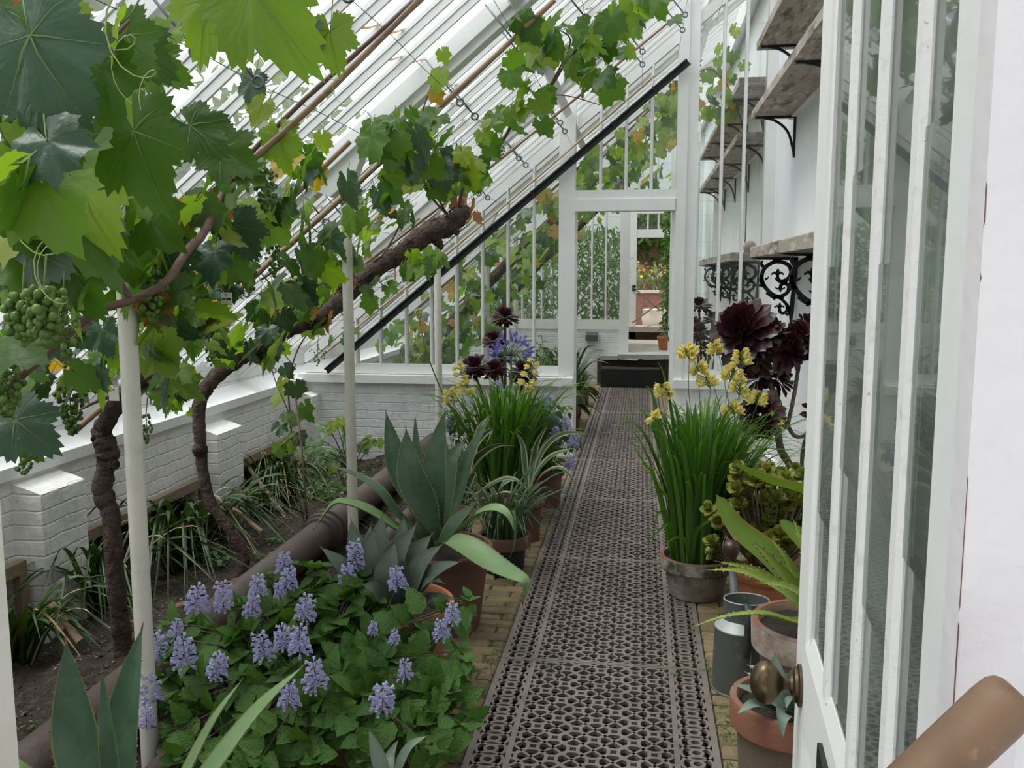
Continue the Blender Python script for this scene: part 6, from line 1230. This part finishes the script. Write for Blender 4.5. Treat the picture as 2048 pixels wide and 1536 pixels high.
for i in range(9):
    q = c + V((U(-.14, .14), U(-.14, .14), U(.75, 1.05))); mb.tube([c + V((0, 0, .22)), q], .004, 5, 1)
    for k in range(12):
        f = .3 + .7 * k / 11; a = k * 1.9; oleaf(mb, c.lerp(q, f) + V((0, 0, .1 * (1 - f))), V((math.cos(a), math.sin(a), .1)), UPV, .13 * (1.2 - .6 * f), .06, 0, 6, .4, .15)
mb.build('foliage', [leafm('sage_leaf', [(.20, .32, .08), (.26, .38, .12), (.16, .27, .07)], .4, .5), GSTEM], t, smooth=True)
c = V((.62, 8.75, -.012)); t = potted('potted_aeonium', c, 'dark aeonium standing behind the glass right of the partition door', 'potted plant', 'pots beyond the partition'); pot('pot', c, .15, .11, .3, TERRD, .03, t); mb = MB(); b = c + V((0, 0, .28))
for px, py, Y, r in ((1398, 615, 8.7, .13), (1425, 640, 8.7, .11), (1400, 668, 8.6, .12), (1440, 665, 8.7, .11), (1412, 700, 8.6, .11), (1390, 650, 8.6, .10)):
    p = P(px, py, Y); mb.tube([V(k) for k in cr([b, b.lerp(p, .5) - V((0, 0, .03)), p], 4)], .011, 7); rosette(t, p, p - b + V((0, -.3, .3)), r, 60, w=.34)
mb.build('stem', AEOS, t, smooth=True)
# tall bamboo like plants between the second partition and the garden door
def bush(name, lab, cat, c, n, ext, L, W, m, stems=0, grp=None, d=.3):
    c = V(c); t = empty(name, c, lab, cat, grp); mb = MB(); sb = MB()
    for i in range(n):
        p = c + V((U(-1, 1) * ext[0], U(-1, 1) * ext[1], ext[2] + (ext[3] - ext[2]) * U(0, 1) ** .8))
        if p.x > -3.2 and p.y < YT and p.z > zg(p.x) - .25: continue
        oleaf(mb, p, V((U(-1, 1), U(-1, 1), U(-1, .2))), UPV + rvec(.6), L * U(.6, 1.3), W * U(.7, 1.2), 0, 4, d, .15)
    for i in range(stems):
        p = c + V((U(-.8, .8) * ext[0], U(-.8, .8) * ext[1], 0)); sb.tube([p, p + V((U(-.08, .08), U(-.08, .08), min(ext[3] * U(.8, 1), zg(p.x) - .3 - p.z)))], .008, 5)
    mb.build('foliage', m, t, smooth=True)
    if stems: sb.build('stem', BAMBP, t)
bush('bamboo_plant', 'tall airy green bamboo seen through the far partition glass', 'bamboo', (-1.0, 14.2, .4), 3600, (.75, 1.0, .1, 1.9), .14, .03, BAMF, 12)
bush('bamboo_plant', 'bamboo clump farther left behind the far partition', 'bamboo', (-2.2, 14.0, .4), 1500, (.5, .9, .2, 1.4), .16, .03, BAMF, 6)
t0 = V((.52, 14.6, .4)); bush('climbing_shrub', 'dense green climber hanging beside the garden doorway', 'shrub', t0, 1500, (.16, .5, .15, 2.3), .10, .055, leafm('climber_leaf', [(.06, .14, .03), (.09, .19, .045), (.05, .11, .025), (.16, .28, .07)], .35, .45), 5)
bush('climbing_shrub', 'pale feathery creeper at the top right of the garden doorway', 'shrub', (.62, 15.2, .4), 260, (.14, .3, 2.0, 2.9), .16, .05, leafm('creeper_leaf', [(.25, .38, .07), (.34, .44, .10), (.2, .33, .06)], .5, .5), 2)
c = P(1328, 690, 13.9); c.z = .40; mb = MB(); mb.lathe([(.075, 0), (.10, .17), (.11, .175), (.11, .21), (.09, .21), (.085, .18)], c, 24); tag(mb.build('flower_pot', TERRA, smooth=True, auto=40), 'small terracotta pot under the climber near the garden step', 'pot')
mb = MB(); a, b = P(1284, 680, 14.6), P(1319, 675, 14.6); mb.box(a.x, b.x, 14.55, 14.65, .40, .44); tag(mb.build('white_block', WHITE), 'small white block lying on the floor below the garden step', 'block')
for (p, q, lab) in (((1268, 576), (1320, 621), 'cane sloping down to the right across the garden doorway'), ((1321, 604), (1264, 646), 'cane sloping down to the left across the garden doorway')):
    a, b = P(*p, YT - .12), P(*q, YT - .12 if p[0] > 1300 else YT - .10); mb = MB(); mb.tube([a, b], .014, 6); tag(mb.build('barrier_cane', FRAMEW), lab, 'cane')
mb = MB(); a = P(1268, 576, YT - .08); mb.box(a.x - .03, a.x + .03, YT - .09, YT - .05, a.z - .05, a.z + .05); tag(mb.build('hook_plate', BLACK), 'small black hook plate on the garden door post', 'hook')
mb = MB(); mb.box(-4, 5, 25, 25.3, .3, 5.5); struct(mb.build('wall_garden_back', GARB))
mb = MB(); zl = P(1290, 586, 21).z; mb.box(-3, 4, 21, 21.3, .3, zl); mb.box(-3, 4, 20.95, 21.35, zl, zl + .06, 1); mb.box(-3, 4, 21.3, 25, .3, zl - .05, 2); struct(mb.build('wall_garden_low', [GARB, STONE, SOIL]))
bush('flower_bed', 'green and grey leafy border above the low garden wall', 'border', (.6, 22.2, zl - .05), 900, (1.8, .7, .0, .75), .16, .05, leafm('border_leaf', [(.13, .20, .06), (.20, .27, .12), (.10, .16, .05), (.30, .34, .22)], .35, .5))
mb = MB()
for i in range(26): p = V((U(-.6, 1.6), U(21.5, 22.0), zl + U(.35, .75))); mb.sphere(p, U(.03, .05), R.randrange(2), .8, 6, 4)
for i in range(26): pass
o = mb.build('border_flowers', [mat('orange_petal', (.80, .22, .04), .5), mat('gold_petal', (.80, .50, .05), .5)]); o['kind'] = 'stuff'; tag(o, 'orange and golden flower heads over the low garden wall', 'flowers')
bush('wall_climber', 'dark climbing shrub spread over the red brick garden wall', 'shrub', (-.1, 24.8, 1.0), 500, (.8, .2, .9, 2.6), .2, .12, LV)
bush('wall_climber', 'pale bushy growth right of the red brick garden wall', 'shrub', (1.6, 24.0, .9), 500, (.8, .5, .2, 3.4), .25, .10, BAMF)
c = P(1311, 637, 19.5); c.z = .385; mb = MB(); mb.lathe([(.22, 0), (.27, .08), (.30, .25), (.27, .38), (.29, .42), (.24, .44), (.2, .36)], c, 24); tag(mb.build('stone_urn', STONE, smooth=True, auto=50), 'round pale stone urn standing in the garden beyond the door', 'urn')
# trees outside the sloping glass
def tree(c, h, r, n, lab, m=TREE):
    c = V(c); t = empty('garden_tree', c, lab, 'tree', 'trees outside the glass'); mb = MB(); mb.tube([c, c + V((.1, .1, h * .5)), c + V((0, 0, h * .85))], [.22, .16, .05], 8); mb.build('trunk', BARK, t, smooth=True); mb = MB()
    blobs = [(c + V((U(-.6, .6) * r, U(-.6, .6) * r, h * U(.45, .95))), r * U(.35, .6)) for _ in range(14)]
    for i in range(n):
        q, rr = blobs[i % 14]; d = rvec().normalized(); p = q + d * rr * U(.6, 1.05); oleaf(mb, p, d + rvec(.6), d + UPV * .6 + rvec(.5), .42 * U(.7, 1.3), .28, 0, 3, .2, .2)
    mb.build('foliage', m, t)
tree((-9.0, 8.5, -.55), 6.5, 2.9, 3000, 'grey green tree seen through the roof glass at the left'); tree((-12, 14, -.55), 7.5, 3.4, 3000, 'farther grey green tree beyond the front wall'); tree((-8.5, 4.0, -.55), 4.2, 2.2, 2000, 'low rounded tree outside the lower glass at the left edge'); tree((-10, 22, -.55), 6.5, 3, 1200, 'distant tree outside beyond the far room')
bush('hedge', 'clipped green hedge outside along the front wall', 'hedge', (-6.0, 9, -.55), 2600, (.5, 9, 0, 1.5), .22, .14, TREE)
SKY, SUN, SUND, EXPO = 2.1, 2.4, (.45, .08, -1), 0.1
# ================================================================ light, world, camera
w = bpy.data.worlds.new('overcast'); SC.world = w; w.use_nodes = True; nt = w.node_tree; N = nt.nodes; L = nt.links; N.clear()
out = N.new('ShaderNodeOutputWorld'); bg = N.new('ShaderNodeBackground'); tc = N.new('ShaderNodeTexCoord'); nz = N.new('ShaderNodeTexNoise'); nz.inputs['Scale'].default_value = 2.2; nz.inputs['Detail'].default_value = 6
rp = N.new('ShaderNodeValToRGB'); rp.color_ramp.elements[0].position = .35; rp.color_ramp.elements[0].color = (.80, .86, .95, 1); rp.color_ramp.elements[1].position = .62; rp.color_ramp.elements[1].color = (1, 1, 1, 1)
L.new(tc.outputs['Generated'], nz.inputs['Vector']); L.new(nz.outputs[0], rp.inputs[0]); L.new(rp.outputs[0], bg.inputs[0]); bg.inputs[1].default_value = SKY; L.new(bg.outputs[0], out.inputs[0])
sun = bpy.data.lights.new('sun', 'SUN'); sun.energy = SUN; sun.angle = math.radians(25); sun.color = (1, .97, .92)
so = bpy.data.objects.new('sun', sun); COL.objects.link(so); so.rotation_euler = V(SUND).to_track_quat('-Z', 'Y').to_euler()
cd = bpy.data.cameras.new('camera'); cd.sensor_width = 36; cd.lens = F / 2048 * 36; cd.clip_start = .02; cd.clip_end = 200
co = bpy.data.objects.new('camera', cd); COL.objects.link(co)
rt = V((X[0], D[0], Z[0])); up = V((X[1], D[1], Z[1])); bk = -V((X[2], D[2], Z[2]))
co.matrix_world = Matrix(((rt.x, up.x, bk.x, EYE.x), (rt.y, up.y, bk.y, EYE.y), (rt.z, up.z, bk.z, EYE.z), (0, 0, 0, 1)))
SC.camera = co
SC.view_settings.view_transform = 'Standard'; SC.view_settings.look = 'None'; SC.view_settings.gamma = 1; SC.view_settings.exposure = EXPO
SC.view_settings.use_curve_mapping = False
cy = SC.cycles; cy.max_bounces = 8; cy.diffuse_bounces = 4; cy.glossy_bounces = 3; cy.transmission_bounces = 4; cy.transparent_max_bounces = 28
cy.use_denoising = True; cy.use_adaptive_sampling = True; cy.adaptive_threshold = .02; cy.caustics_reflective = False; cy.caustics_refractive = False; cy.sample_clamp_indirect = 6
